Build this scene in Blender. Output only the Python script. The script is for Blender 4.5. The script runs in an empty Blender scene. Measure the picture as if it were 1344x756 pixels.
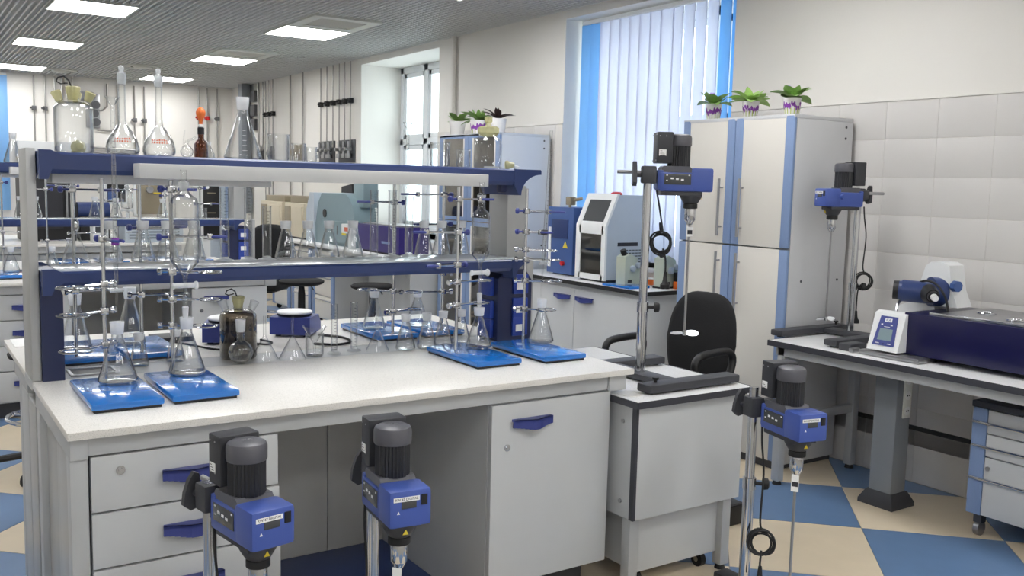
import bpy, bmesh, math, random
from mathutils import Vector, Matrix
random.seed(7)
SC = bpy.context.scene
COL = SC.collection
PI = math.pi

# ---------------------------------------------------------------- camera
FPX = 1223.157
YAW, PITCH, ROLL = 0.588897, 0.109222, 0.025105
fw = Vector((math.sin(YAW)*math.cos(PITCH), math.cos(YAW)*math.cos(PITCH), -math.sin(PITCH)))
rt = Vector((math.cos(YAW), -math.sin(YAW), 0))
up = rt.cross(fw)
r2 = math.cos(ROLL)*rt + math.sin(ROLL)*up
u2 = -math.sin(ROLL)*rt + math.cos(ROLL)*up
cam = bpy.data.cameras.new('camera')
cam.sensor_width = 36
cam.lens = FPX/1344*36
cam.clip_start = .05
camo = bpy.data.objects.new('camera', cam)
COL.objects.link(camo)
M = Matrix((r2, u2, -fw)).transposed().to_4x4()
M.translation = (0, 0, 1.5)
camo.matrix_world = M
SC.camera = camo

# ---------------------------------------------------------------- world, exposure
w = bpy.data.worlds.new('world')
SC.world = w
w.use_nodes = True
bg = w.node_tree.nodes['Background']
bg.inputs[0].default_value = (.90, .95, 1.0, 1)
bg.inputs[1].default_value = 6.0
SC.view_settings.view_transform = 'Standard'
SC.view_settings.look = 'None'
SC.view_settings.gamma = 1
SC.view_settings.exposure = 0.25
LAMP = 17
SC.cycles.max_bounces = 12
SC.cycles.diffuse_bounces = 5
SC.cycles.glossy_bounces = 5
SC.cycles.transmission_bounces = 8
SC.cycles.transparent_max_bounces = 64
SC.cycles.use_denoising = True
SC.cycles.sample_clamp_indirect = 6
for i, (y0, y1) in enumerate(((4.21, 5.98), (8.0, 9.78))):
    L = bpy.data.lights.new('window_portal', 'AREA')
    L.shape = 'RECTANGLE'; L.size = 1.9; L.size_y = y1-y0
    L.cycles.is_portal = True
    o = bpy.data.objects.new('window_portal', L)
    COL.objects.link(o)
    o.location = (5.05, (y0+y1)/2, 1.85)
    o.rotation_euler = (0, PI/2, 0)

# ---------------------------------------------------------------- materials
def lin(c):
    return tuple(((v/255)/12.92 if v/255 <= .04045 else ((v/255+.055)/1.055)**2.4) for v in c)
MATS = {}
def mat(name, rgb, rough=.5, metal=0, var=.04, scale=12, bump=0, coat=0, emit=0, spec=.5, stretch=None):
    m = bpy.data.materials.new(name); m.use_nodes = True
    nt = m.node_tree; b = nt.nodes['Principled BSDF']
    c = lin(rgb)
    b.inputs['Roughness'].default_value = rough
    b.inputs['Metallic'].default_value = metal
    b.inputs['Coat Weight'].default_value = coat
    b.inputs['Specular IOR Level'].default_value = spec
    tc = nt.nodes.new('ShaderNodeTexCoord')
    nz = nt.nodes.new('ShaderNodeTexNoise'); nz.inputs['Scale'].default_value = scale
    if stretch:
        mp = nt.nodes.new('ShaderNodeMapping'); mp.inputs['Scale'].default_value = stretch
        nt.links.new(tc.outputs['Object'], mp.inputs[0]); nt.links.new(mp.outputs[0], nz.inputs['Vector'])
    else:
        nt.links.new(tc.outputs['Object'], nz.inputs['Vector'])
    mx = nt.nodes.new('ShaderNodeMix'); mx.data_type = 'RGBA'
    mx.inputs[6].default_value = tuple(v*(1-var) for v in c)+(1,)
    mx.inputs[7].default_value = tuple(min(1, v*(1+var)) for v in c)+(1,)
    nt.links.new(nz.outputs['Fac'], mx.inputs[0])
    nt.links.new(mx.outputs[2], b.inputs['Base Color'])
    if emit:
        b.inputs['Emission Color'].default_value = c+(1,)
        b.inputs['Emission Strength'].default_value = emit
    if bump:
        bp = nt.nodes.new('ShaderNodeBump'); bp.inputs['Strength'].default_value = bump
        bp.inputs['Distance'].default_value = .002
        nt.links.new(nz.outputs['Fac'], bp.inputs['Height'])
        nt.links.new(bp.outputs[0], b.inputs['Normal'])
    MATS[name] = m
    return m
def speckle(name, rgb, dark, rough, scale):
    m = mat(name, rgb, rough, var=.02)
    nt = m.node_tree; b = nt.nodes['Principled BSDF']
    tc = nt.nodes.new('ShaderNodeTexCoord')
    nz = nt.nodes.new('ShaderNodeTexNoise'); nz.inputs['Scale'].default_value = scale; nz.inputs['Detail'].default_value = 1
    rp = nt.nodes.new('ShaderNodeValToRGB'); rp.color_ramp.elements[0].position = .36; rp.color_ramp.elements[1].position = .44
    rp.color_ramp.elements[0].color = lin(dark)+(1,); rp.color_ramp.elements[1].color = lin(rgb)+(1,)
    nt.links.new(tc.outputs['Object'], nz.inputs['Vector']); nt.links.new(nz.outputs['Fac'], rp.inputs[0])
    nt.links.new(rp.outputs[0], b.inputs['Base Color'])
    return m
def glass(name, tint=(1, 1, 1), edge=.5, frost=0, frostcol=(235, 238, 240)):
    """thin-walled glass: transparent, Schlick reflection, darker where seen edge-on through the wall"""
    m = bpy.data.materials.new(name); m.use_nodes = True
    nt = m.node_tree; nt.nodes.clear()
    N = nt.nodes.new; out = N('ShaderNodeOutputMaterial')
    lw = N('ShaderNodeLayerWeight'); lw.inputs[0].default_value = .5
    p5 = N('ShaderNodeMath'); p5.operation = 'POWER'; p5.inputs[1].default_value = 2.0
    ma = N('ShaderNodeMath'); ma.operation = 'MULTIPLY_ADD'; ma.inputs[1].default_value = .80; ma.inputs[2].default_value = .045
    nt.links.new(lw.outputs['Facing'], p5.inputs[0]); nt.links.new(p5.outputs[0], ma.inputs[0])
    p3 = N('ShaderNodeMath'); p3.operation = 'POWER'; p3.inputs[1].default_value = 4.0
    nt.links.new(lw.outputs['Facing'], p3.inputs[0])
    mx = N('ShaderNodeMix'); mx.data_type = 'RGBA'
    mx.inputs[6].default_value = (tint[0]*.985, tint[1]*.99, tint[2]*.99, 1)
    mx.inputs[7].default_value = (tint[0]*edge*.95, tint[1]*edge, tint[2]*edge, 1)
    nt.links.new(p3.outputs[0], mx.inputs[0])
    tr = N('ShaderNodeBsdfTransparent'); nt.links.new(mx.outputs[2], tr.inputs[0])
    gl = N('ShaderNodeBsdfGlossy'); gl.inputs['Roughness'].default_value = .03
    ms = N('ShaderNodeMixShader')
    nt.links.new(ma.outputs[0], ms.inputs[0]); nt.links.new(tr.outputs[0], ms.inputs[1]); nt.links.new(gl.outputs[0], ms.inputs[2])
    res = ms
    if frost:
        df = N('ShaderNodeBsdfDiffuse'); df.inputs[0].default_value = lin(frostcol)+(1,)
        tl = N('ShaderNodeBsdfTranslucent'); tl.inputs[0].default_value = lin(frostcol)+(1,)
        nzz = N('ShaderNodeTexNoise'); nzz.inputs['Scale'].default_value = 60
        m0 = N('ShaderNodeMixShader'); m0.inputs[0].default_value = .45
        nt.links.new(df.outputs[0], m0.inputs[1]); nt.links.new(tl.outputs[0], m0.inputs[2])
        m1 = N('ShaderNodeMixShader'); m1.inputs[0].default_value = frost
        nt.links.new(ms.outputs[0], m1.inputs[1]); nt.links.new(m0.outputs[0], m1.inputs[2])
        res = m1
    nt.links.new(res.outputs[0], out.inputs[0])
    MATS[name] = m
    return m

mat('plaster', (225, 222, 216), .9, var=.02, scale=3)
mat('reveal', (228, 232, 240), .8, var=.02)
mat('wall_tile', (206, 203, 200), .28, var=.03, scale=2)
mat('grout', (214, 210, 204), .9)
mat('blade', (210, 210, 209), .45, var=.05)
mat('plenum', (56, 56, 58), .9)
mat('tile_blue', (96, 124, 160), .32, var=.08, scale=9)
mat('tile_beige', (214, 199, 174), .32, var=.06, scale=9)
mat('floor_grout', (150, 146, 138), .8)
mat('laminate', (194, 196, 197), .42, var=.02)
mat('frame_grey', (184, 186, 187), .38, var=.03, metal=.15)
mat('aluminium', (176, 177, 176), .36, metal=.35, var=.05)
speckle('bench_top', (226, 223, 217), (198, 195, 188), .33, 420)
mat('dark_back', (186, 186, 183), .55)
mat('navy', (40, 58, 106), .35, var=.06)
mat('navy_dark', (26, 36, 74), .4)
mat('shelf_glass', (214, 220, 224), .12)
mat('lamp_housing', (205, 206, 206), .4)
mat('handle_blue', (56, 66, 134), .38)
mat('stand_blue', (18, 108, 192), .16, var=.06, coat=.6)
mat('stirrer_blue', (64, 86, 160), .38)
mat('socket_blue', (34, 62, 150), .4)
mat('charcoal', (58, 59, 64), .5)
mat('motor_grey', (84, 84, 90), .36)
mat('motor_fin', (38, 39, 43), .45)
mat('motor_box', (46, 47, 52), .45)
mat('black', (20, 20, 22), .5)
mat('rubber', (28, 28, 30), .7)
mat('fabric', (24, 24, 26), .92, bump=.6, scale=260)
mat('chrome', (204, 206, 210), .1, metal=1, var=.01)
mat('steel', (168, 168, 170), .3, metal=.9)
mat('dark_steel', (92, 93, 96), .35, metal=.8)
mat('lcd', (66, 68, 70), .2)
mat('label_white', (238, 238, 236), .5)
mat('ink', (40, 40, 46), .6)
mat('ink_white', (232, 232, 234), .6)
mat('edge_band', (58, 59, 66), .5)
speckle('table_top', (224, 224, 224), (204, 204, 206), .3, 300)
mat('cab_blue', (122, 144, 182), .5, var=.08, stretch=(30, 30, 3))
mat('cab_door', (214, 210, 202), .45, var=.015)
mat('cab_side', (196, 197, 199), .45, var=.02)
mat('cab_side_pale', (200, 205, 212), .45, var=.02)
mat('cab_brown', (112, 88, 60), .6)
mat('pillar_grey', (128, 132, 137), .4, var=.03)
mat('socket_white', (226, 226, 218), .4)
mat('blind_blue', (158, 206, 242), .75, var=.04)
mat('blind_white', (234, 236, 246), .75, var=.02)
mat('pvc', (236, 238, 240), .3)
mat('lamp_panel', (252, 252, 252), .5, emit=LAMP, var=0)
mat('vent_white', (196, 196, 188), .5)
mat('pipe_steel', (158, 156, 152), .35, metal=.6)
mat('valve_grey', (82, 82, 84), .5)
mat('red', (190, 32, 36), .35)
mat('amber_led', (236, 140, 30), .4)
mat('green', (60, 150, 70), .4)
mat('machine_white', (224, 226, 226), .36)
mat('machine_grey', (176, 186, 196), .42)
mat('grey_green', (120, 140, 146), .45)
mat('beige', (198, 188, 166), .5)
mat('refract_green', (178, 186, 172), .45)
mat('oven_blue', (62, 90, 146), .4)
mat('bath_blue', (11, 10, 62), .3, coat=.1)
mat('purple_bath', (40, 26, 104), .3)
mat('soil', (52, 42, 32), .95)
mat('pot_white', (236, 234, 232), .35)
mat('print_purple', (132, 62, 160), .5, var=.35, scale=160)
mat('print_green', (176, 190, 84), .5, var=.2)
mat('leaf', (132, 168, 92), .5, var=.35, scale=30)
mat('leaf_pale', (164, 198, 116), .5, var=.3, scale=30)
mat('leaf_dark', (62, 44, 44), .55, var=.35, scale=30)
mat('petal', (170, 150, 214), .6)
mat('stopper', (176, 174, 128), .5)
mat('orange', (232, 116, 48), .45)
mat('red_print', (196, 92, 62), .5)
mat('taupe', (142, 132, 112), .55)
mat('yellow', (222, 200, 60), .5)
mat('dish_white', (236, 236, 236), .3)
mat('ring_steel', (200, 201, 203), .16, metal=1)
glass('glass', edge=.22)
glass('glass_strong', edge=.18)
glass('frosted', frost=.85, frostcol=(248, 249, 250))
glass('joint', frost=.5)
glass('amber_glass', tint=(.34, .13, .02), edge=.35)
glass('tint_glass', tint=(.62, .58, .52), edge=.6)
glass('pane', tint=(.93, .97, .96), edge=.8)
glass('yellow_glass', tint=(.92, .91, .72), edge=.7, frost=.55, frostcol=(214, 210, 172))

# blinds let light through
for nm in ('blind_blue', 'blind_white'):
    m = MATS[nm]; nt = m.node_tree; b = nt.nodes['Principled BSDF']
    tl = nt.nodes.new('ShaderNodeBsdfTranslucent'); ms = nt.nodes.new('ShaderNodeMixShader'); ms.inputs[0].default_value = .5
    nt.links.new(b.inputs['Base Color'].links[0].from_socket, tl.inputs[0])
    nt.links.new(b.outputs[0], ms.inputs[1]); nt.links.new(tl.outputs[0], ms.inputs[2])
    nt.links.new(ms.outputs[0], nt.nodes['Material Output'].inputs[0])

# ---------------------------------------------------------------- mesh builder
class MB:
    def __init__(s, off=(0, 0, 0)):
        s.v = []; s.f = []; s.o = Vector(off)
    def add(s, vs, fs):
        n = len(s.v); s.v += [Vector(v)-s.o for v in vs]; s.f += [[i+n for i in f] for f in fs]; return s
    def box(s, x0, x1, y0, y1, z0, z1, b=0):
        x0, x1 = min(x0, x1), max(x0, x1); y0, y1 = min(y0, y1), max(y0, y1); z0, z1 = min(z0, z1), max(z0, z1)
        if b <= 0:
            return s.add([(x, y, z) for z in (z0, z1) for y in (y0, y1) for x in (x0, x1)],
                         [(0, 2, 3, 1), (4, 5, 7, 6), (0, 1, 5, 4), (2, 6, 7, 3), (0, 4, 6, 2), (1, 3, 7, 5)])
        b = min(b, (x1-x0)*.45, (y1-y0)*.45, (z1-z0)*.45)
        bm = bmesh.new()
        bmesh.ops.create_cube(bm, size=1)
        for v in bm.verts:
            v.co = Vector((x0 if v.co.x < 0 else x1, y0 if v.co.y < 0 else y1, z0 if v.co.z < 0 else z1))
        bmesh.ops.bevel(bm, geom=bm.edges[:], offset=b, segments=2, affect='EDGES', profile=.6)
        bm.verts.index_update()
        s.add([v.co.copy() for v in bm.verts], [[v.index for v in f.verts] for f in bm.faces])
        bm.free(); return s
    def cyl(s, p0, p1, r0, r1=None, n=14, cap=True):
        p0, p1 = Vector(p0), Vector(p1); r1 = r0 if r1 is None else r1
        d = (p1-p0).normalized(); a = d.orthogonal().normalized(); c = d.cross(a)
        vs = []
        for p, r in ((p0, r0), (p1, r1)):
            vs += [p+a*math.cos(2*PI*i/n)*r+c*math.sin(2*PI*i/n)*r for i in range(n)]
        fs = [(i, (i+1) % n, n+(i+1) % n, n+i) for i in range(n)]
        if cap: fs += [tuple(range(n-1, -1, -1)), tuple(range(n, 2*n))]
        return s.add(vs, fs)
    def lathe(s, prof, c=(0, 0, 0), n=20, axis=None):
        c = Vector(c); vs = []; fs = []
        R = Matrix.Identity(3)
        if axis is not None: R = Vector((0, 0, 1)).rotation_difference(Vector(axis)).to_matrix()
        idx = []
        for r, z in prof:
            if r <= 1e-6:
                idx.append([len(vs)]); vs.append(c+R@Vector((0, 0, z)))
            else:
                idx.append(list(range(len(vs), len(vs)+n)))
                vs += [c+R@Vector((r*math.cos(2*PI*i/n), r*math.sin(2*PI*i/n), z)) for i in range(n)]
        for A, B in zip(idx, idx[1:]):
            for i in range(n):
                j = (i+1) % n
                if len(A) == 1 and len(B) == 1: break
                if len(A) == 1: fs.append((A[0], B[j], B[i]))
                elif len(B) == 1: fs.append((A[i], A[j], B[0]))
                else: fs.append((A[i], A[j], B[j], B[i]))
        return s.add(vs, fs)
    def tube(s, pts, r, n=8, closed=False):
        P = [Vector(p) for p in pts]; m = len(P); vs = []; fs = []
        prev = None
        for k, p in enumerate(P):
            if closed: t = P[(k+1) % m]-P[k-1]
            else: t = P[min(k+1, m-1)]-P[max(k-1, 0)]
            t.normalize()
            if prev is None: a = t.orthogonal().normalized()
            else:
                a = prev-t*prev.dot(t)
                a = a.normalized() if a.length > 1e-6 else t.orthogonal().normalized()
            prev = a; c = t.cross(a)
            vs += [p+a*math.cos(2*PI*i/n)*r+c*math.sin(2*PI*i/n)*r for i in range(n)]
        for k in range(m if closed else m-1):
            A = k*n; B = ((k+1) % m)*n
            fs += [(A+i, A+(i+1) % n, B+(i+1) % n, B+i) for i in range(n)]
        if not closed: fs += [tuple(range(n-1, -1, -1)), tuple(range((m-1)*n, m*n))]
        return s.add(vs, fs)
    def ring(s, c, r, t, n=28, axis=(0, 0, 1), k=8):
        R = Vector((0, 0, 1)).rotation_difference(Vector(axis)).to_matrix()
        return s.tube([Vector(c)+R@Vector((r*math.cos(2*PI*i/n), r*math.sin(2*PI*i/n), 0)) for i in range(n)], t, k, True)
    def prism(s, poly, a0, a1, axis='Z'):
        """polygon extruded along an axis; poly in the two other axes (X: y,z  Y: x,z  Z: x,y)"""
        def P(u, v, a): return {'X': (a, u, v), 'Y': (u, a, v), 'Z': (u, v, a)}[axis]
        n = len(poly)
        ar = sum(poly[i][0]*poly[(i+1) % n][1]-poly[(i+1) % n][0]*poly[i][1] for i in range(n))
        if (ar < 0) != (axis == 'Y'): poly = poly[::-1]
        if a0 > a1: a0, a1 = a1, a0
        vs = [P(u, v, a0) for u, v in poly]+[P(u, v, a1) for u, v in poly]
        fs = [(i, (i+1) % n, n+(i+1) % n, n+i) for i in range(n)]
        fs += [tuple(range(n-1, -1, -1)), tuple(range(n, 2*n))]
        return s.add(vs, fs)
    def mesh(s, name, m, smooth=True, ang=38):
        me = bpy.data.meshes.new(name)
        me.from_pydata(s.v, [], s.f); me.materials.append(MATS[m])
        if smooth:
            for p in me.polygons: p.use_smooth = True
            me.set_sharp_from_angle(angle=math.radians(ang))
        return me
    def build(s, name, m, parent=None, label=None, smooth=True, ang=38):
        o = bpy.data.objects.new(name, s.mesh(name, m, smooth, ang)); COL.objects.link(o)
        if parent is not None: o.parent = parent
        if label: o['label'] = label
        return o

def tag(o, label, cat, group=None):
    o['label'] = label; o['category'] = cat
    if group: o['group'] = group
    return o
def thing(name, label, cat, loc=(0, 0, 0), rz=0, group=None):
    o = bpy.data.objects.new(name, None); COL.objects.link(o)
    o.empty_display_size = .05
    o.location = loc; o.rotation_euler = (0, 0, rz)
    return tag(o, label, cat, group)
def struct(o):
    o['kind'] = 'structure'; return o
def dup(root, loc=None, rz=None, label=None, group=None, scale=None):
    def cp(o, par):
        c = o.copy(); COL.objects.link(c)
        if par is not None: c.parent = par
        for ch in o.children: cp(ch, c)
        return c
    c = cp(root, None)
    if loc is not None: c.location = loc
    if rz is not None: c.rotation_euler = (0, 0, rz)
    if label: c['label'] = label
    if group: c['group'] = group
    if scale: c.scale = (scale,)*3
    return c
def link(me, name, parent, loc=None, rz=0):
    o = bpy.data.objects.new(name, me); COL.objects.link(o); o.parent = parent
    if loc: o.location = loc
    o.rotation_euler = (0, 0, rz)
    return o
def text(body, size, parent, m, loc, rot, name='lettering'):
    cu = bpy.data.curves.new(name, 'FONT'); cu.body = body; cu.size = size; cu.align_x = 'CENTER'; cu.align_y = 'CENTER'
    cu.extrude = .0003; cu.resolution_u = 2
    cu.materials.append(MATS[m])
    tmp = bpy.data.objects.new(name, cu); COL.objects.link(tmp)
    dg = bpy.context.evaluated_depsgraph_get()
    me = bpy.data.meshes.new_from_object(tmp.evaluated_get(dg))
    bpy.data.objects.remove(tmp); bpy.data.curves.remove(cu)
    o = bpy.data.objects.new(name, me); COL.objects.link(o); o.parent = parent
    o.location = loc; o.rotation_euler = rot
    return o
ORD = ['first', 'second', 'third', 'fourth', 'fifth', 'sixth', 'seventh', 'eighth', 'ninth', 'tenth', 'eleventh', 'twelfth', 'thirteenth', 'fourteenth', 'fifteenth']

# ================================================================ SETTING
WX, YB, ZC = 4.44, 14.51, 2.87
X0, Y0 = -2.6, -2.2
# floor: bed plus diagonal tiles
floor = struct(MB().box(X0-.2, WX+.7, Y0-.2, YB+.2, -.12, -.004).build('floor', 'floor_grout', smooth=False))
def clip(poly, xa, xb, ya, yb):
    for ax, lim, sg in ((0, xa, 1), (0, xb, -1), (1, ya, 1), (1, yb, -1)):
        out = []
        for i in range(len(poly)):
            p, q = poly[i], poly[(i+1) % len(poly)]
            dp, dq = (p[ax]-lim)*sg, (q[ax]-lim)*sg
            if dp >= 0: out.append(p)
            if dp*dq < 0:
                t = dp/(dp-dq); out.append((p[0]+(q[0]-p[0])*t, p[1]+(q[1]-p[1])*t))
        poly = out
        if len(poly) < 3: return []
    return poly
T = .6; c45 = math.sqrt(.5); g = .002
tmesh = {}
for colr in ('tile_blue', 'tile_beige'):
    h = (T-2*g)/2
    sq = [(a*c45*h-b*c45*h, a*c45*h+b*c45*h) for a, b in ((-1, -1), (1, -1), (1, 1), (-1, 1))]
    tmesh[colr] = MB().prism(sq, -.006, 0).mesh('tile', colr, False)
for i in range(-22, 23):
    for j in range(-22, 23):
        # node (4.028, 2.924); axes at 45 degrees
        cx = 4.028+(i+.5)*T*c45-(j+.5)*T*c45
        cy = 2.924+(i+.5)*T*c45+(j+.5)*T*c45
        if cx < -.9 or cx > WX+.4 or cy < .9 or cy > YB+.4: continue
        colr = 'tile_blue' if (i+j) % 2 == 1 else 'tile_beige'
        hd = T*c45
        if cx+hd < WX and cy+hd < YB:
            link(tmesh[colr], 'tile', floor, (cx, cy, 0))
        else:
            h = (T-2*g)/2
            sq = [(cx+a*c45*h-b*c45*h, cy+a*c45*h+b*c45*h) for a, b in ((-1, -1), (1, -1), (1, 1), (-1, 1))]
            pl = clip(sq, X0, WX-.012, Y0, YB-.002)
            if pl: MB().prism(pl, -.006, 0).build('tile', colr, floor, smooth=False)
# walls
WT = .56
wr = MB()
wins = [(4.21, 5.98), (8.0, 9.78)]
zs0, zs1 = .95, 2.80
ys = [Y0]+[v for p in wins for v in p]+[YB]
for k in range(0, len(ys), 2): wr.box(WX, WX+WT, ys[k], ys[k+1], 0, 2.99)
for a, b in wins:
    wr.box(WX, WX+WT, a, b, 0, zs0); wr.box(WX, WX+WT, a, b, zs1, 2.99)
wall_right = struct(wr.build('wall_right', 'plaster', smooth=False))
wall_back = struct(MB().box(X0, WX+WT, YB, YB+.2, 0, 2.99).build('wall_back', 'plaster', smooth=False))
struct(MB().box(X0-.2, X0, Y0, YB+.2, 0, 2.99).build('wall_left', 'plaster', smooth=False))
struct(MB().box(X0-.2, WX+WT, Y0-.2, Y0, 0, 2.99).build('wall_front', 'plaster', smooth=False))
# wall tiles, 0.30 x 0.20, band up to 1.994 m
def tile_me(w, h): return MB().box(-.0065, 0, .001, w-.001, .001, h-.001, .0012).mesh('wall_tile', 'wall_tile', True)
tm = tile_me(.298, .2)
MB().box(WX-.0045, WX, 1.2, 4.2, 0, 1.994).box(WX-.0045, WX, 5.98, 8.0, .85, 1.994).build('grout', 'grout', wall_right, smooth=False)
ya = 3.092
for k in range(-8, 20):
    y = ya+k*.298
    if not (1.3 < y < 3.9 or 6.0 <= y < 7.75): continue
    for r in range(9):
        z = 1.994-.2*(r+1)
        if y > 5 and z < .85: continue
        link(tm, 'wall_tile', wall_right, (WX, y, z))
    if y < 5:
        link(tile_me(.298, .276), 'wall_tile', wall_right, (WX, y, 0))
MB().box(WX-.016, WX, Y0, 4.2, .278, .302, .003).build('trim_1', 'black', wall_right, 'black strip along the tiled wall under the table')
MB().box(WX-.012, WX, Y0, 4.2, 1.994, 2.001, .002).build('tile_cap', 'plaster', wall_right)
MB().box(WX-.012, WX, 5.98, 8.0, 1.994, 2.001, .002).build('tile_cap', 'plaster', wall_right)
# ceiling: dark void above, open louvre grid below
ceiling = struct(MB().box(X0, WX+WT, Y0, YB, 2.99, 3.09).build('ceiling', 'plenum', smooth=False))
lg = MB()
x = X0+.02
while x < WX-.01:
    lg.box(x-.006, x+.006, Y0, YB, ZC, ZC+.04); x += .05
y = .2
while y < YB:
    lg.box(X0, WX, y-.004, y+.004, ZC+.006, ZC+.04); y += .05
o = lg.build('louvre_grid', 'blade', ceiling, smooth=False); o['kind'] = 'stuff'
o = MB().box(WX-.02, WX, Y0, YB, ZC-.006, ZC+.03).build('edge_profile', 'blade', ceiling)
MB().box(X0, WX, YB-.02, YB, ZC-.006, ZC+.03).build('edge_profile', 'blade', ceiling)

# ceiling lamps and vents
def lamp(x0, y0, label):
    t = thing('ceiling_lamp', label, 'ceiling lamp', (x0+.3, y0+.31, ZC-.012), 0, 'square ceiling lamps')
    f = MB()
    for a in ((-.31, .31, -.31, -.298), (-.31, .31, .298, .31), (-.31, -.298, -.298, .298), (.298, .31, -.298, .298)):
        f.box(*a, -.004, .06)
    f.box(-.3, .3, -.3, .3, .03, .06)
    f.build('frame', 'vent_white', t, smooth=False)
    MB().box(-.298, .298, -.298, .298, 0, .03).build('diffuser', 'lamp_panel', t, smooth=False)
LY = [-1.75, .15, 2.82, 5.53, 8.13, 10.72, 13.42]  # first row is added unseen behind the camera to brighten knee space and drawers
lampname = {(1.14, 8.13): 'glowing square ceiling lamp cut off by top of picture, left of the vents',
 (1.14, 10.72): 'glowing square ceiling lamp, middle one of the left row of three',
 (1.14, 13.42): 'glowing square ceiling lamp over the blue blind at far left',
 (2.98, 8.13): 'larger glowing square ceiling lamp beside the nearer vent grille',
 (2.98, 10.72): 'smaller glowing square ceiling lamp beside the farther vent grille',
 (2.98, 13.42): 'glowing square ceiling lamp nearest the far wall, above the amber bottle',
 (2.98, 5.53): 'glowing ceiling lamp whose corner peeps in at the top edge'}
kk = 0
for x in (-.70, 1.14, 2.98):
    for y in LY:
        lb = lampname.get((x, y))
        if lb is None:
            lb = 'square ceiling lamp assumed outside the picture, row %s number %s' % (ORD[[-.70, 1.14, 2.98].index(x)], ORD[LY.index(y)])
        lamp(x, y, lb)
def vent(x0, y0, label):
    t = thing('ceiling_vent', label, 'vent', (x0+.3, y0+.31, ZC-.012), 0, 'ceiling vents')
    f = MB()
    for a in ((-.305, .305, -.305, -.21), (-.305, .305, .21, .305), (-.305, -.21, -.21, .21), (.21, .305, -.21, .21)):
        f.box(*a, -.004, .05)
    f.build('frame', 'vent_white', t, smooth=False)
    MB().box(-.24, .24, -.24, .24, .03, .05).build('backing', 'black', t, smooth=False)
    me = MB().add([(-.014, -.21, .018), (-.012, -.21, .020), (.014, -.21, .0), (.012, -.21, -.002), (-.014, .21, .018), (-.012, .21, .020), (.014, .21, .0), (.012, .21, -.002)],
                  [(0, 1, 2, 3), (7, 6, 5, 4), (0, 4, 5, 1), (1, 5, 6, 2), (2, 6, 7, 3), (3, 7, 4, 0)]).mesh('slat', 'vent_white', False)
    for k in range(11): link(me, 'slat', t, (-.20+k*.04, 0, 0))
vent(2.98, 7.47, 'slatted square ceiling vent beside the nearer lamp')
vent(2.98, 10.06, 'slatted square ceiling vent beside the farther lamp')
def disc(x, y, label):
    t = thing('round_vent', label, 'vent', (x, y, ZC-.03), 0, 'round ceiling vents')
    MB().lathe([(0, .0), (.10, 0), (.115, .008), (.12, .03), (0, .03)], n=28).build('cone', 'vent_white', t)
    MB().lathe([(.15, .012), (.20, .016), (.205, .03), (.15, .03), (.15, .012)], n=32).build('flange', 'vent_white', t)
disc(1.95, 13.75, 'round white ceiling vent near the far wall at left')
disc(2.70, 12.45, 'round white ceiling vent above the volumetric flasks')

# window 1 (near, with blinds) and window 2 (bare)
def window(n, ya, yb):
    f = MB()
    x0, x1 = 4.93, 5.0
    for a in ((ya, ya+.07, zs0, zs1), (yb-.07, yb, zs0, zs1)): f.box(x0, x1, *a, .004)
    for z in (zs0, 1.93, zs1-.07): f.box(x0, x1, ya, yb, z, z+.07, .004)
    for q in (.33, .66): f.box(x0, x1, ya+(yb-ya)*q-.045, ya+(yb-ya)*q+.045, zs0, zs1, .004)
    o = struct(f.build('window_%d' % n, 'pvc'))
    st = []
    for k, (a, b) in enumerate(((0, .33), (.33, .66), (.66, 1))):
        for za, zb in ((zs0+.07, 1.93), (2.0, zs1-.07)):
            u0 = ya+(yb-ya)*a+(.07 if k == 0 else .045); u1 = ya+(yb-ya)*b-(.07 if k == 2 else .045)
            s = MB()
            for bx in ((u0, u0+.05, za, zb), (u1-.05, u1, za, zb), (u0, u1, za, za+.05), (u0, u1, zb-.05, zb)):
                s.box(4.945, 4.99, *bx, .003)
            s.build('sash', 'pvc', o)
            MB().box(4.965, 4.972, u0+.05, u1-.05, za+.05, zb-.05).build('pane', 'pane', o, smooth=False)
    MB().box(4.42, 4.93, ya-.0, yb+.0, zs0-.03, zs0, .003).build('window_sill', 'pvc', o)
window(1, *wins[0]); window(2, *wins[1])
# vertical blinds
def blind(name, label, ys_, xb, z0, z1, cols, rots, wd, rail=True):
    t = thing(name, label, 'blind', (xb, ys_[0], z0))
    if rail: MB().box(-.025, .025, min(ys_)-ys_[0]-.05, max(ys_)-ys_[0]+.05, z1-z0-.03, z1-z0, .003).build('head_rail', 'pvc', t)
    for y, c, r in zip(ys_, cols, rots):
        pts = [(-.006, -wd/2), (.0, -wd/4), (.003, 0), (.0, wd/4), (-.006, wd/2)]
        poly = pts+[(p[0]+.0012, p[1]) for p in pts[::-1]]
        o = MB().prism(poly, 0, z1-z0-.03, 'Z').build('slat', c, t)
        o.location = (0, y-ys_[0], 0); o.rotation_euler = (0, 0, r)
ysb = [4.33+.112*k for k in range(15)]
cols = ['blind_blue', 'blind_blue']+['blind_white']*11+['blind_blue']*2
rots = [-.19, -.20, -.20, -.19, -.18, -.16]+[.10+.01*k for k in range(9)]
blind('vertical_blind', 'vertical slat blind, white with blue end slats, in the near window', ysb, 4.60, zs0+.02, 2.79, cols, rots, .127)
blind('vertical_blind', 'blue blind slats gathered at side of the bare far window', [8.06, 8.085, 8.11], 4.62, zs0+.02, 2.79, ['blind_blue']*3, [1.25]*3, .1, False)
# window 3: blind at far left on the back wall
blind('vertical_blind', 'blue vertical blind at far left on the back wall', [0, .1, .2, .3], 0, 1.0, 2.84, ['blind_blue']*4, [.2]*4, .12)
ob = [o for o in SC.objects if o.get('label', '').endswith('on the back wall')][-1]
ob.rotation_euler = (0, 0, -PI/2); ob.location = (1.02, YB-.06, 1.0)

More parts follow.
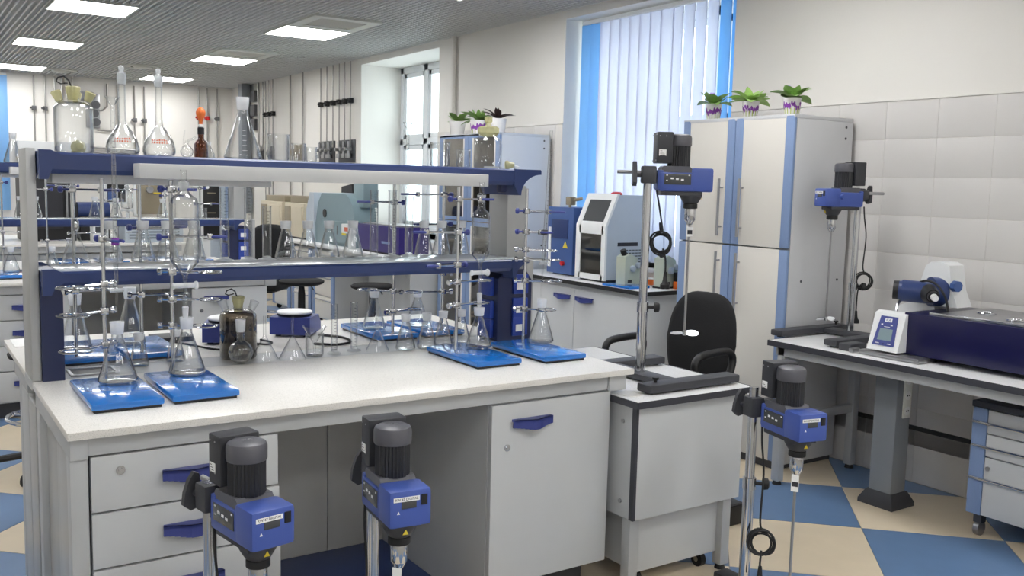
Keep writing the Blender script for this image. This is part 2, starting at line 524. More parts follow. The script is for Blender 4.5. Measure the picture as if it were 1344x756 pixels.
# wall services: pipes, valves, panels
def pipe(pts, r, label, valves=(), m='pipe_steel', group=None, name='service_pipe'):
    t = thing(name, label, 'pipe', pts[0], 0, group)
    b = MB(pts[0]); b.tube(pts, r); b.build('tube', m, t)
    for p, c in valves:
        v = MB(pts[0])
        v.box(p[0]-.028, p[0]+.028, p[1]-.028, p[1]+.028, p[2]-.03, p[2]+.03, .006)
        v.cyl((p[0]-.05, p[1]-.05, p[2]), (p[0], p[1], p[2]), .014)
        v.build('valve', c, t)
    return t
by = YB-.03
for k, (x, zv) in enumerate(((1.70, 2.40), (1.84, 2.40))):
    pipe([(x, by, 1.945), (x, by, 2.85)], .010, 'thin steel pipe on the back wall, %s from the blue blind' % ORD[k], [((x, by, zv), 'valve_grey')])
for k, x in enumerate((1.96, 2.05, 2.11, 2.19)):
    pipe([(x, by, 2.55), (x, by, 2.85)], .013, 'short pipe stub below the ceiling above wide three-necked bottle, %s of four' % ORD[k])
for k, x in enumerate((3.01, 3.145)):
    pipe([(x, by, 1.70), (x, by, 2.80)], .010, 'thin steel pipe on the back wall behind the volumetric flasks, %s of the pair' % ['left', 'right'][k], [((x, by, 2.31), 'valve_grey')])
for k, x in enumerate((3.92, 4.05, 4.20)):
    pipe([(x, by, 1.0), (x, by, 2.85)], .011, 'thin steel pipe on the back wall above the amber bottle, %s of three' % ['left', 'middle', 'right'][k], [((x, by, 2.40), 'red' if k < 2 else 'valve_grey')])
pipe([(2.64, by, 2.80), (2.64, by, 2.48), (2.58, by, 2.42), (2.46, by, 2.42)], .012, 'bent pipe from the ceiling into the grey valve panel, left one')
pipe([(2.78, by, 2.80), (2.78, by, 2.20), (2.72, by, 2.14), (2.5, by, 2.14)], .012, 'bent pipe from the ceiling into the grey valve panel, right one')
pipe([(2.4, by, 1.90), (3.0, by, 1.88)], .014, 'level pipe low on the back wall between bottle and flask, upper one')
pipe([(2.4, by, 1.83), (3.0, by, 1.81)], .014, 'level pipe low on the back wall between bottle and flask, lower one')
t = thing('valve_panel', 'grey wall panel with round gauges behind the three-necked bottle', 'panel', (2.42, YB, 2.05))
MB().box(-.06, .12, -.03, -.001, .12, .60, .01).box(-.32, -.06, -.03, -.001, .5, .62, .01).build('plate', 'steel', t)
for k, (dx, dz) in enumerate(((.0, .56), (.06, .44), (.04, .32), (.06, .20))):
    MB().cyl((dx, -.03, dz), (dx, -.1, dz), .055, n=18).build('gauge', 'dark_steel', t)
t = thing('flat_duct', 'pale grey duct box low on the back wall at far left', 'duct', (1.6, YB, 1.72))
MB().box(-.15, .75, -.3, -.001, 0, .22, .01).build('casing', 'laminate', t)
# window-side wall, beyond the far window
wxp = WX-.03
for k, y in enumerate((12.90, 12.76, 12.60)):
    pipe([(wxp, y, 1.0), (wxp, y, 2.86)], .008, 'thin gas pipe with black valve, %s of the three near far corner' % ['left', 'middle', 'right'][k], [((wxp, y, 2.40), 'black')])
for k, y in enumerate((11.93, 11.49)):
    pipe([(wxp, y, 1.0), (wxp, y, 2.86)], .012, 'plain grey conduit on the window wall, %s of two' % ['farther', 'nearer'][k], m='pipe_steel')
for k, y in enumerate((10.89, 10.70, 10.515, 10.33, 10.17, 10.01)):
    pipe([(wxp, y, 1.9), (wxp, y, 2.86)], .008, 'thin gas pipe with black valve before far window, %s of the row of six' % ORD[k], [((wxp, y, 2.42), 'black')])
pipe([(wxp, 7.67, .9), (wxp, 7.67, 2.86)], .025, 'white painted pipe on the wall between the two windows', m='plaster')
pipe([(WX-.10, 13.6, 1.0), (WX-.10, 13.6, 2.86)], .09, 'fat grey duct in the far corner behind the large flask', m='pillar_grey')
pipe([(wxp, 13.2, 2.86), (wxp, 13.2, 2.0), (wxp, 13.05, 1.92), (wxp, 12.99, 2.0), (wxp, 12.99, 2.86)], .016, 'looped pipe beside the fat grey duct in the far corner')
def gaspanel(y0, y1, lab):
    t = thing('gas_manifold', lab, 'panel', (WX, y0, 1.72), 0, 'gas manifolds')
    MB().box(-.015, -.001, 0, y1-y0, 0, .26, .004).build('plate', 'dark_steel', t)
    for q in (.2, .5, .8):
        p = (y1-y0)*q
        MB().cyl((-.05, p, .06), (-.05, p, .24), .016).cyl((-.05, p, .05), (-.05, p, .10), .035).cyl((-.1, p, .15), (-.015, p, .15), .02).build('regulator', 'steel', t)
gaspanel(10.5, 10.98, 'steel gas valve panel under six thin pipes, left one')
gaspanel(9.92, 10.38, 'steel gas valve panel under six thin pipes, right one')
for k, y in enumerate((13.1, 12.68, 11.75, 11.62)):
    t = thing('regulator', 'small steel regulator on the window wall, %s from the far corner' % ORD[k], 'regulator', (WX, y, 1.86), 0, 'regulators')
    MB().box(-.03, -.001, -.05, .05, -.1, .1, .006).cyl((-.08, 0, 0), (-.02, 0, 0), .05).build('body', 'taupe' if k > 1 else 'dark_steel', t)
t = thing('switch_stack', 'column of black switch boxes on the wall near the far corner', 'switch', (WX, 13.36, 2.3))
for k in range(3):
    MB().box(-.07, -.001, -.09, .09, -.1+.2*k, .06+.2*k, .01).build('switch_box', 'valve_grey', t)

# ================================================================ LAB ISLANDS
BT = .844
def handle(mb_parent, xc, y, z, wd=.165, front=-1, m='handle_blue', axis='x'):
    """curved pull handle: straight along the door, wavy outer edge, hooked lip"""
    h = wd/2
    o = []
    for k in range(13):
        u = -1+2*k/12
        o.append((u*h, .016+.026*math.exp(-(u*1.7)**2)))
    b = MB()
    top = [(-h*.96, 0)]+o+[(h*.96, 0)]
    if axis == 'x': P = lambda a, d: (xc+a, y-d)
    else: P = lambda a, d: (y-d, xc+a)
    b.prism([P(a, d) for a, d in top], z+.006, z+.014)
    for (a0, d0), (a1, d1) in zip(o, o[1:]):
        q = [P(a0, d0-.006), P(a0, d0), P(a1, d1), P(a1, d1-.006)]
        zb_ = z-.012-.010*math.exp(-((a0+a1)/2/h*1.5)**2); b.prism(q, zb_, z+.014)
    return b.build('handle', m, mb_parent)
def lock(parent, x, y, z):
    return MB().cyl((x, y-.004, z), (x, y+.002, z), .012, n=18).cyl((x, y-.007, z), (x, y-.003, z), .006).build('lock', 'chrome', parent)

def island(dy, which, front_only=False):
    """double lab table, 1.9 m wide; dy moves it down the room"""
    XA, XB, YF, YK = .352, 2.254, 2.55+dy, 4.14+dy
    YM = 3.345+dy
    for side, (ya, yb) in enumerate(((YF, 3.25+dy), (3.44+dy, YK))):
        sd = ['front', 'rear'][side]
        t = thing('lab_table', 'pale speckled lab table top on grey frame, %s half of the %s island' % (sd, which), 'lab table', (XA, ya, 0))
        o = t.location
        MB(o).box(XA, XB, ya, yb, BT-.022, BT, .004).build('table_top', 'bench_top', t)
        fr = MB(o)
        yo = ya+.03 if side == 0 else yb-.03
        ys0, ys1 = (yo, yo+.03) if side == 0 else (yo-.03, yo)
        fr.box(XA+.05, XB-.10, ys0, ys1, BT-.075, BT-.022, .003).build('apron', 'frame_grey', t)
        MB(o).box(XA+.008, XA+.052, ya+.02, yb-(.3 if side else 0), BT-.08, BT-.022, .003).build('end_rail', 'frame_grey', t)
        MB(o).box(XB-.10, XB-.02, ya+.02, yb, BT-.08, BT-.022, .003).build('end_rail', 'frame_grey', t)
        for (xa, xb) in ((XA+.008, XA+.052), (XB-.075, XB-.03)):
            for (y0, y1) in ((ya+.03, ya+.085), (yb-.09, yb-.03)):
                if xa > 2 and side == 0: continue
                if side == 1 and xa < XA+.02: y0, y1 = (ya+.01, ya+.19) if y0 < ya+.05 else (ya+.2, ya+.26)
                MB(o).box(xa, xb, y0, y1, 0, BT-.08, .003).build('leg', 'frame_grey', t)
    # middle service strip with small sink
    t = thing('service_strip', 'grey service strip between the two halves of the %s island' % which, 'worktop', (XA, 3.25+dy, 0))
    MB(t.location).box(XA, XB, 3.2502+dy, 3.4398+dy, BT-.03, BT-.002).build('strip', 'frame_grey', t)
    # vertical end panels seen on the left end
    t = thing('end_panel', 'grey ribbed metal end panel of the %s island' % which, 'panel', (XA, 2.625+dy, 0))
    for (y0, y1, dx) in ((2.625, 2.80, .012), (2.806, 2.88, .018), (2.89, 3.14, .026), (3.26, 3.43, .008)):
        MB(t.location).box(XA+dx, XA+.05, y0+dy, y1+dy, .02, BT-.083, .002).build('panel', 'aluminium', t)
    MB(t.location).box(XA+.036, XA+.05, 2.59+dy, 3.43+dy, 0.0, BT-.084).build('backing', 'frame_grey', t, smooth=False)
    yf = YF+.028
    # drawer unit
    t = thing('drawer_cabinet', 'grey drawer cabinet with blue handles at left under the %s island' % which, 'cabinet', (.41, yf, 0))
    o = t.location
    MB(o).box(.412, .917, yf+.02, 3.20+dy, .1, BT-.08, .002).build('body', 'laminate', t)
    MB(o).box(.42, .90, yf+.06, 3.15+dy, 0, .1).build('plinth', 'charcoal', t)
    zt = BT-.08
    for k, hh in enumerate((.150, .150, .150, .185)):
        d = MB(o).box(.41, .915+.004*k, yf, yf+.019, zt-hh, zt, .003).build('drawer', 'laminate', t)
        handle(d, .67-.41, 0, zt-.072)
        if k == 0: lock(d, .483-.41, 0, zt-.042)
        zt -= hh+.006
    if front_only:
        pass
    # door unit
    t = thing('door_cabinet', 'grey base cabinet with single blue handle at right under the %s island' % which, 'cabinet', (1.655, yf, 0))
    o = t.location
    MB(o).box(1.66, 2.165, yf+.02, 3.43+dy, .12, BT-.08, .002).build('body', 'laminate', t)
    MB(o).box(1.664, 2.12, yf+.08, 3.43+dy, 0, .12).build('plinth', 'charcoal', t)
    MB(o).box(1.656, 1.664, yf+.03, 3.43+dy, 0, BT-.085).build('side_panel', 'laminate', t)
    d = MB(o).box(1.655, 2.168, yf, yf+.019, .122, BT-.082, .003).build('door', 'laminate', t)
    handle(d, 1.815-1.655, 0, .695)
    lock(d, 1.718-1.655, 0, .612)
    for zz in (.22, .66): MB(o).box(2.165, 2.1685, yf+.03, yf+.05, zz-.02, zz+.02).build('hinge', 'steel', t)
    # knee space
    t = thing('knee_space_panel', 'grey two-piece back panel of the knee space under the %s island' % which, 'panel', (.93, 3.41+dy, 0))
    for (a, b) in ((.918, 1.412), (1.416, 1.659)):
        MB(t.location).box(a, b, 3.41+dy, 3.428+dy, .0, BT-.085, .001).build('panel', 'dark_back', t)
    if dy == 0:
        t = thing('foot_board', 'dark blue base board on the floor of the knee space', 'board', (.93, 2.75, 0))
        MB(t.location).box(.93, 1.655, 2.72, 3.405, .004, .022, .003).build('board', 'navy', t)

def rack(dy, which):
    """two-level reagent rack over the island"""
    t = thing('reagent_rack', 'two-level reagent rack with navy shelves and grey posts on the %s island' % which, 'rack', (.355, 3.25+dy, BT))
    o = t.location
    P = lambda m: MB(o)
    Y = lambda v: v+dy
    # left profile post (full height, slotted)
    MB(o).box(.353, .381, Y(3.250), Y(3.44), BT, 1.58, .004).build('post', 'aluminium', t)
    # navy service column, left
    col = [(.3815, BT), (.446, BT), (.446, 1.12), (.434, 1.15), (.3815, 1.165)]
    MB(o).prism(col, Y(3.235), Y(3.455), 'Y').build('service_column', 'navy_dark', t)
    # shelves: wing-shaped section extruded in x
    def shelf(z, th, xa, xb, y0, y1):
        sec = [(y0, z-.006), (y0+.006, z), (y1-.006, z), (y1, z-.006), (y1, z-th+.014), (y1-.012, z-th), (y0+.012, z-th), (y0, z-th+.014)]
        s = MB(o).prism([(Y(a), b) for a, b in sec], xa, xb, 'X').build('shelf', 'navy', t)
        return s
    s1 = shelf(1.568, .066, .384, 2.13, 3.19, 3.465)
    s2 = shelf(1.197, .048, .384, 2.13, 3.19, 3.465)
    MB(o).box(.43, 2.20, Y(3.205), Y(3.45), 1.195, 1.201, .001).build('glass_top', 'shelf_glass', s2)
    # rounded end caps (left) with downward bracket
    for sh, z, zb in ((s1, 1.575, 1.485), (s2, 1.207, 1.125)):
        e = [(.3815, z), (.415, z), (.442, z-.012), (.442, z-.045), (.420, z-.055), (.406, zb), (.3815, zb)]
        MB(o).prism(e, Y(3.178), Y(3.20), 'Y').build('end_cap', 'navy', sh)
        MB(o).prism(e, Y(3.455), Y(3.475), 'Y').build('end_cap', 'navy', sh)
    # right corbels carrying the shelf overhang
    for sh, zt, xe, xp, tip, zb in ((s1, 1.568, 2.264, 2.165, .020, 1.462), (s2, 1.197, 2.214, 2.15, .016, 1.118)):
        pts = [(2.131, zt), (xe-.004, zt), (xe, zt-.006), (xe, zt-tip)]+[(xe-(xe-xp)*math.cos(a), zb+(zt-tip-zb)*math.sin(a)) for a in [k*PI/20 for k in range(9, -1, -1)]]+[(xp-.012, zb), (2.131, zb+.04 if zb > 1.3 else zb+.03)]
        MB(o).prism(pts, Y(3.19), Y(3.465), 'Y').build('corbel', 'navy', sh)
    MB(o).box(2.085, 2.115, Y(3.22), Y(3.26), 1.47, 1.51, .01).build('lug', 'navy_dark', s1)
    # right post: grey upper part, navy socket housing below
    MB(o).box(2.155, 2.250, Y(3.275), Y(3.42), 1.198, 1.50, .004).build('post', 'aluminium', t)
    hs = [(2.115, BT), (2.275, BT), (2.285, BT+.02), (2.285, 1.10), (2.25, 1.148), (2.15, 1.148), (2.115, 1.11)]
    hb = MB(o).prism(hs, Y(3.27), Y(3.43), 'Y').build('service_column', 'navy_dark', t)
    for z in (1.085, .985, .905):
        so = MB(o).box(2.185, 2.262, Y(3.258), Y(3.272), z-.042, z+.042, .008).build('socket', 'socket_blue', hb)
        MB(o).box(2.200, 2.242, Y(3.2555), Y(3.2585), z-.022, z+.008).build('label_plate', 'label_white', hb)
        MB(o).box(2.095, 2.118, Y(3.30), Y(3.40), z-.052, z+.03, .012).build('socket', 'socket_blue', hb)
    MB(o).box(2.30, 2.335, Y(3.33), Y(3.40), BT, 1.19, .003).build('post', 'aluminium', t)
    # lamp housings hung below the upper shelf
    MB(o).box(.655, 1.948, Y(3.098), Y(3.19), 1.494, 1.541, .003).build('lamp_housing', 'lamp_housing', t, 'pale grey lamp housing along the shelf front')
    MB(o).box(.432, 1.15, Y(3.30), Y(3.42), 1.472, 1.502, .003).build('lamp_housing', 'label_white', t)
    return t
island(0, 'front'); rack(0, 'front')
island(3.75, 'second'); rack(3.75, 'second')
# third island, a plain table far back
t = thing('lab_table', 'pale lab table of the third island far back, under the black units', 'lab table', (.5, 9.7, 0))
MB(t.location).box(.4, 2.5, 9.7, 11.3, BT-.025, BT, .004).build('table_top', 'bench_top', t)
MB(t.location).box(.45, 2.45, 9.73, 9.76, BT-.085, BT-.025).build('apron', 'frame_grey', t)
for x in (.5, 2.38):
    for y in (9.76, 11.2): MB(t.location).box(x, x+.05, y, y+.05, 0, BT-.03).build('leg', 'frame_grey', t)
for k, x in enumerate((.55, 1.15, 1.75)):
    c = thing('base_cabinet', 'grey base cabinet under the third island, %s from the left' % ORD[k], 'cabinet', (x, 9.8, 0), 0, 'base cabinets of the third island')
    MB().box(0, .56, 0, .6, .08, BT-.09, .002).build('body', 'laminate', c)
    MB().box(.03, .53, .04, .56, 0, .08).build('plinth', 'charcoal', c)
    d = MB().box(.01, .55, -.018, 0, .1, BT-.1, .002).build('door', 'laminate', c)
    handle(d, .28, -.018, .68)

# small round stacklight on top of the left post is a warning tower far behind
t = thing('signal_tower', 'small red, amber and green signal light above the left post', 'signal light', (.58, 6.0, 0))
t.location = (.62, 10.2, BT)
MB().box(-.22, .22, -.2, .25, 0, .66, .01).build('cabinet', 'machine_white', t)
MB().cyl((0, 0, .66), (0, 0, .70), .02).build('stem', 'steel', t)
for k, c in enumerate(('green', 'amber_led', 'red')):
    MB().cyl((0, 0, .70+.05*k), (0, 0, .748+.05*k), .035, n=18).build('lens', c, t)

# ================================================================ TALL CABINETS
def tall_cabinet(y0, y1, label, glazed=False):
    xf, xb, h = 3.92, 4.40, 1.908
    t = thing('tall_cabinet', label, 'cabinet', (xf, y0, 0))
    o = t.location
    sm = 'cab_side_pale' if glazed else 'cab_side'
    MB(o).box(xf+.02, xb, y0, y0+.018, .03, h-.0205, .001).build('side_panel', sm, t)
    MB(o).box(xf+.02, xb, y1-.018, y1, .03, h-.0205, .001).build('side_panel', sm, t)
    MB(o).box(xf, xb, y0, y1, h-.02, h, .002).build('top_panel', sm, t)
    MB(o).box(xb-.012, xb, y0+.018, y1-.018, .03, h-.02).build('back_panel', 'cab_brown' if glazed else sm, t)
    MB(o).box(xf+.03, xb, y0+.02, y1-.02, 0, .06).build('plinth', 'charcoal', t)
    for z in (.45, .82, 1.2, 1.55): MB(o).box(xf+.04, xb-.012, y0+.018, y1-.018, z-.009, z+.009).build('shelf', 'cab_brown' if glazed else sm, t)
    ym = (y0+y1)/2
    for (ya, yb, hs) in ((y0, ym-.002, 1), (ym+.002, y1, -1)):
        for (za, zb, hz0, hz1) in ((1.206, h-.022, 1.20, 1.57) if 0 else (1.206, h-.004, 1.27, 1.57), (.05, 1.198, .87, 1.16)):
            d = MB(o)
            sw = .058
            if glazed:
                d.box(xf, xf+.02, ya, ya+sw, za, zb, .003).box(xf, xf+.02, yb-sw, yb, za, zb, .003)
                d.box(xf, xf+.02, ya+sw, yb-sw, za, za+.03).box(xf, xf+.02, ya+sw, yb-sw, zb-.03, zb)
                dd = d.build('door', 'cab_blue', t)
                MB(o).box(xf+.006, xf+.012, ya+sw, yb-sw, za, zb).build('pane', 'tint_glass', dd, smooth=False)
                for e in (ya+sw, yb-sw-.02): MB(o).box(xf+.001, xf+.018, e, e+.02, za, zb).build('trim_strip', 'cab_door', dd)
            else:
                dd = d.box(xf+.001, xf+.019, ya+sw-.001, yb-sw+.001, za, zb, .001).build('door', 'cab_door', t)
                MB(o).box(xf-.001, xf+.02, ya, ya+sw, za, zb, .008).box(xf-.001, xf+.02, yb-sw, yb, za, zb, .008).build('edge_strip', 'cab_blue', dd)
            yh = yb-.085 if hs > 0 else ya+.085
            if not glazed:
                yh = (ym-.075) if hs > 0 else (ym+.075)
                hz = (hz0-.02, hz1) if za > 1 else (.83, 1.16)
                b = MB(o).cyl((xf-.032, yh, hz[0]), (xf-.032, yh, hz[1]), .0075)
                for z in (hz[0]+.05, hz[1]-.05): b.cyl((xf-.032, yh, z), (xf, yh, z), .005)
                b.build('bar_handle', 'steel', dd)
    MB(o).cyl((xf-.008, ym-.03, .79), (xf, ym-.03, .79), .012).build('lock', 'steel', t)
    for z in (1.86, 1.80, 1.03):
        MB(o).cyl((xb-.06, y0-.003, z), (xb-.06, y0, z), .007).build('screw', 'dark_steel', t)
    MB(o).cyl((xf+.12, y0-.003, 1.03), (xf+.12, y0, 1.03), .007).build('screw', 'dark_steel', t)
    return t
tall_cabinet(3.27, 4.085, 'tall grey cabinet with blue-edged doors and bar handles, topped by violets')
tall_cabinet(6.09, 7.03, 'tall glazed cabinet with brown inside behind the rack at right', True)

# ================================================================ PLANTS
def leafmesh(L, W, m, droop):
    vs = []; fs = []
    n = 6
    for k in range(n+1):
        u = k/n
        wd = W*math.sin(PI*min(1, u*.96+.04))**.8*(1 if u < .98 else .1)
        x = L*u; z = -droop*L*u*u
        vs += [(x, -wd/2, z+.12*wd), (x, 0, z), (x, wd/2, z+.12*wd)]
    for k in range(n):
        a = k*3
        fs += [(a, a+3, a+4, a+1), (a+1, a+4, a+5, a+2)]
    b = MB().add(vs, fs).add([(v[0], v[1], v[2]-.0016) for v in vs], [f[::-1] for f in fs])
    return b.mesh('leaf', m)
def plant(name, loc, label, r, h, leaf, printed, nl, LL, WW, flower=None, spiky=False, group=None):
    t = thing(name, label, 'plant', loc, random.uniform(0, 1) if 0 else 0, group)
    p = MB().lathe([(0, 0), (r*.74, 0), (r*.78, .003), (r, h), (r*.96, h), (r*.92, h-.012), (0, h-.012)], n=28).build('pot', 'pot_white', t)
    if printed:
        b = MB()
        random.seed(len(label))
        def at(a, z):
            rr = r*(.78+.22*z/h)+.0011
            return (rr*math.cos(a), rr*math.sin(a), z)
        for q in range(46):
            a = 2*PI*q/46+random.uniform(-.05, .05); zc_ = h*random.uniform(.34, .66); wv = random.uniform(.09, .16); hh = h*random.uniform(.09, .16)
            b.add([at(a+wv*math.cos(e), zc_+hh*math.sin(e)*(1.2 if e < PI else 1)) for e in [k*PI/4 for k in range(8)]], [tuple(range(8))])
        b.build('printed_crocuses', 'print_purple', p)
        b = MB()
        for q in range(14):
            a = 2*PI*q/14+.12; 
            b.add([at(a-.05, .004), at(a+.05, .004), at(a+.07, h*.34), at(a-.06, h*.42)], [(0, 1, 2, 3)])
        o = b.build('printed_leaves', 'print_green', p)
        o.scale = (1.004, 1.004, 1)
    MB().lathe([(0, h-.006), (r*.90, h-.010)], n=20).build('soil', 'soil', t)
    lm = [leafmesh(LL*s, WW*s, leaf, dr) for s, dr in ((1, .35), (.85, .1), (.7, -.2))]
    random.seed(len(label)*3+nl)
    for k in range(nl):
        o = link(lm[k % 3], 'leaf', t)
        o.location = (0, 0, h-.004)
        tilt = random.uniform(.12, .85) if not spiky else random.uniform(.3, 1.1)
        o.rotation_euler = (random.uniform(-.3, .3), -tilt, 2*PI*k/nl*2.4+random.uniform(-.2, .2))
    if flower:
        for k in range(flower):
            a = random.uniform(0, 6.28); b = MB().tube([(0, 0, h-.01), (.02*math.cos(a), .02*math.sin(a), h+.035), (.03*math.cos(a), .03*math.sin(a), h+.055)], .0012, 5)
            b.build('flower_stem', 'leaf_pale', t)
            b = MB(); c = Vector((.03*math.cos(a), .03*math.sin(a), h+.055))
            for q in range(5):
                d = Vector((math.cos(q*1.2566), math.sin(q*1.2566), .3)).normalized()
                b.cyl(c, c+d*.013, .002, .007, n=6)
            b.build('flower', 'petal', t)
    return t
CT = 1.908
plant('potted_violet', (3.99, 3.92, CT), 'leafy violet in crocus-printed white pot, leftmost on the tall cabinet', .047, .088, 'leaf', True, 13, .135, .072, 1)
plant('potted_violet', (3.99, 3.64, CT), 'bushy green violet in crocus-printed white pot, middle one on the cabinet', .047, .088, 'leaf_pale', True, 22, .135, .066, 0)
plant('potted_violet', (3.98, 3.345, CT), 'small violet with round leaves in printed pot, at cabinet\'s near corner', .047, .088, 'leaf', True, 11, .12, .085, 1)
plant('potted_plant', (3.99, 6.86, CT), 'drooping green plant in plain white pot, leftmost on the glazed cabinet', .07, .115, 'leaf', False, 9, .15, .055)
plant('potted_plant', (4.02, 6.57, CT), 'spreading green plant in white pot with purple print on glazed cabinet', .07, .115, 'leaf', True, 16, .16, .06)
plant('potted_plant', (4.02, 6.28, CT), 'dark-leaved plant in white pot, rightmost on the glazed cabinet', .07, .115, 'leaf_dark', False, 16, .14, .05, spiky=True)

# ================================================================ GLASSWARE
def G(mb, name, parent, m='glass', ang=50): return mb.build(name, m, parent, ang=ang)
def wall2(prof, th=.0022):
    """outer profile plus the inner wall surface of the vessel"""
    inner = []
    for k, (r, z) in enumerate(prof):
        if r <= 1e-6: inner.append((0, z+th*1.6))
        elif r > th*1.8: inner.append((r-th, z+(th*1.2 if k < 3 else 0)))
    return list(prof)+inner[::-1]
def erlen(loc, h, rb, rn, label, ground=True, group=None, marks=True):
    t = thing('conical_flask', label, 'flask', loc, 0, group)
    hn = h*.80
    G(MB().lathe(wall2([(0, .003), (rb*.8, .001), (rb*.95, .003), (rb, .009), (rb*.97, .018), (rn*1.25, h*.68), (rn*1.02, h*.74), (rn, hn)]), n=26), 'body', t)
    if ground:
        G(MB().lathe([(rn, hn), (rn*1.12, hn+.002), (rn*1.28, h-.003), (rn*1.3, h), (rn*1.14, h), (rn*.98, hn)], n=22), 'ground_neck', t, 'frosted')
    else:
        G(MB().lathe([(rn, hn), (rn, h-.006), (rn*1.3, h-.002), (rn*1.3, h), (rn*1.15, h)], n=22), 'neck', t)
    if marks and h > .12:
        b = MB()
        for q in range(5):
            z = h*(.14+.08*q); r = rb*.97-(rb*.97-rn*1.25)*(z-.018)/(h*.68-.018)+.0006
            a0 = -1.9
            vs = []
            for k in range(4):
                a = a0+.09*k; vs += [(r*math.cos(a), r*math.sin(a), z), (r*math.cos(a), r*math.sin(a), z+.0018)]
            b.add(vs, [(2*k, 2*k+2, 2*k+3, 2*k+1) for k in range(3)])
        b.build('graduation_marks', 'ink_white', t)
    return t
def volumetric(loc, label):
    t = thing('volumetric_flask', label, 'flask', loc)
    G(MB().lathe(wall2([(0, .006), (.034, .002), (.048, .004), (.0535, .016), (.053, .03), (.046, .055), (.034, .078), (.021, .096), (.0135, .108), (.012, .125), (.0115, .235)]), n=28), 'body', t, 'glass_strong')
    G(MB().lathe([(.0115, .235), (.0135, .238), (.0155, .268), (.0165, .27), (.0125, .27), (.0115, .238)], n=20), 'joint', t, 'joint')
    G(MB().lathe([(0, .245), (.0115, .247), (.0135, .27), (.009, .274), (.006, .279), (.009, .286), (.0085, .293), (.004, .297), (0, .298)], n=18), 'stopper', t, 'joint')
    b = MB()
    random.seed(int(loc[0]*1000))
    for row, z in enumerate((.052, .043)):
        for q in range(7):
            a = -2.25+.16*q; hh = random.uniform(.004, .0075); wv = random.uniform(.035, .06)
            r = .0485 if row == 0 else .0515
            r2_ = r-.0025
            b.add([(r*math.cos(a-wv), r*math.sin(a-wv), z), (r*math.cos(a+wv), r*math.sin(a+wv), z), (r2_*math.cos(a+wv), r2_*math.sin(a+wv), z+hh), (r2_*math.cos(a-wv), r2_*math.sin(a-wv), z+hh)], [(0, 1, 2, 3)])
    b.build('red_print', 'red_print', t)
    return t
def woulff(loc, label, r=.058, h=.165, dark=False, gm='glass_strong'):
    t = thing('three_neck_bottle', label, 'bottle', loc)
    G(MB().lathe(wall2([(0, .004), (r*.9, .0), (r, .008), (r, h*.86), (r*.93, h*.93), (r*.72, h*.985), (.02, h)], .003), n=30), 'body', t, gm)
    cm = 'stopper'
    for a, rr in ((None, .0175), (2.6, .0125), (-.4, .0125), (1.2, .011)):
        c = Vector((0, 0, h-.005)) if a is None else Vector((math.cos(a)*r*.66, math.sin(a)*r*.66, h*.955))
        d = Vector((0, 0, 1)) if a is None else Vector((math.cos(a)*.42, math.sin(a)*.42, 1)).normalized()
        G(MB().lathe([(rr*.9, 0), (rr, .012), (rr*1.1, .016)], c, 18, d), 'neck', t, 'glass_strong')
        p = 'stopper'
        s = MB().lathe([(0, .010), (rr*.86, .010), (rr*1.35, .050 if a is None else .040), (rr*1.2, .054 if a is None else .043), (0, .054 if a is None else .043)], c, 18, d)
        s.build('stopper', 'yellow_glass' if not dark or a is None else 'joint', t)
    lp = [Vector((-.004, 0, h+.045)), Vector((-.012, -.005, h+.066)), Vector((-.028, -.012, h+.078)), Vector((-.046, -.015, h+.072)), Vector((-.05, -.012, h+.060)), Vector((-.036, -.006, h+.054)), Vector((-.016, 0, h+.058))]
    MB().tube(lp, .0024, 7).build('wire_loop', 'rubber', t)
    return t
def beaker(loc, r, h, label, spout=True, group=None):
    t = thing('beaker', label, 'beaker', loc, 0, group)
    b = MB().lathe(wall2([(0, .002), (r*.9, .001), (r, .007), (r, h-.006), (r*1.06, h), (r*1.01, h)]), n=28)
    G(b, 'body', t, 'glass_strong')
    return t
def cylinder(loc, r, h, label, group=None):
    t = thing('measuring_cylinder', label, 'cylinder', loc, 0, group)
    G(MB().lathe(wall2([(0, .012), (r*.95, .012), (r, .016), (r, h-.004), (r*1.15, h), (r*1.08, h)], .0018), n=22), 'body', t, 'glass_strong')
    G(MB().lathe([(r*.9, .014), (r*1.0, .008), (r*1.9, .004), (r*2.1, .0), (0, 0)], n=20), 'foot', t, 'joint')
    b = MB(); nn = int(h/.012)
    for q in range(2, nn):
        z = q*.012; L = .5 if q % 5 else .95; rr = r+.0005; a0 = -1.9
        vs = []
        for k in range(4):
            a = a0+L*k/3; vs += [(rr*math.cos(a), rr*math.sin(a), z), (rr*math.cos(a), rr*math.sin(a), z+.0012)]
        b.add(vs, [(2*k, 2*k+2, 2*k+3, 2*k+1) for k in range(3)])
    b.build('graduation_marks', 'ink', t)
    return t
def funnel_down(loc, r, h, label, stem=.08, tip=None, group=None):
    """glass funnel standing mouth down"""
    t = thing('glass_funnel', label, 'funnel', loc, 0, group)
    G(MB().lathe([(r, 0), (r*.98, .004), (.009, h-.006), (.0055, h), (.005, h+stem)], n=26), 'cone', t, 'glass_strong')
    if tip:
        MB().lathe([(.009, h), (.012, h+.01), (.012, h+.03), (.006, h+.04), (0, h+.04)], n=14).build('metal_tip', 'ring_steel', t)
    return t
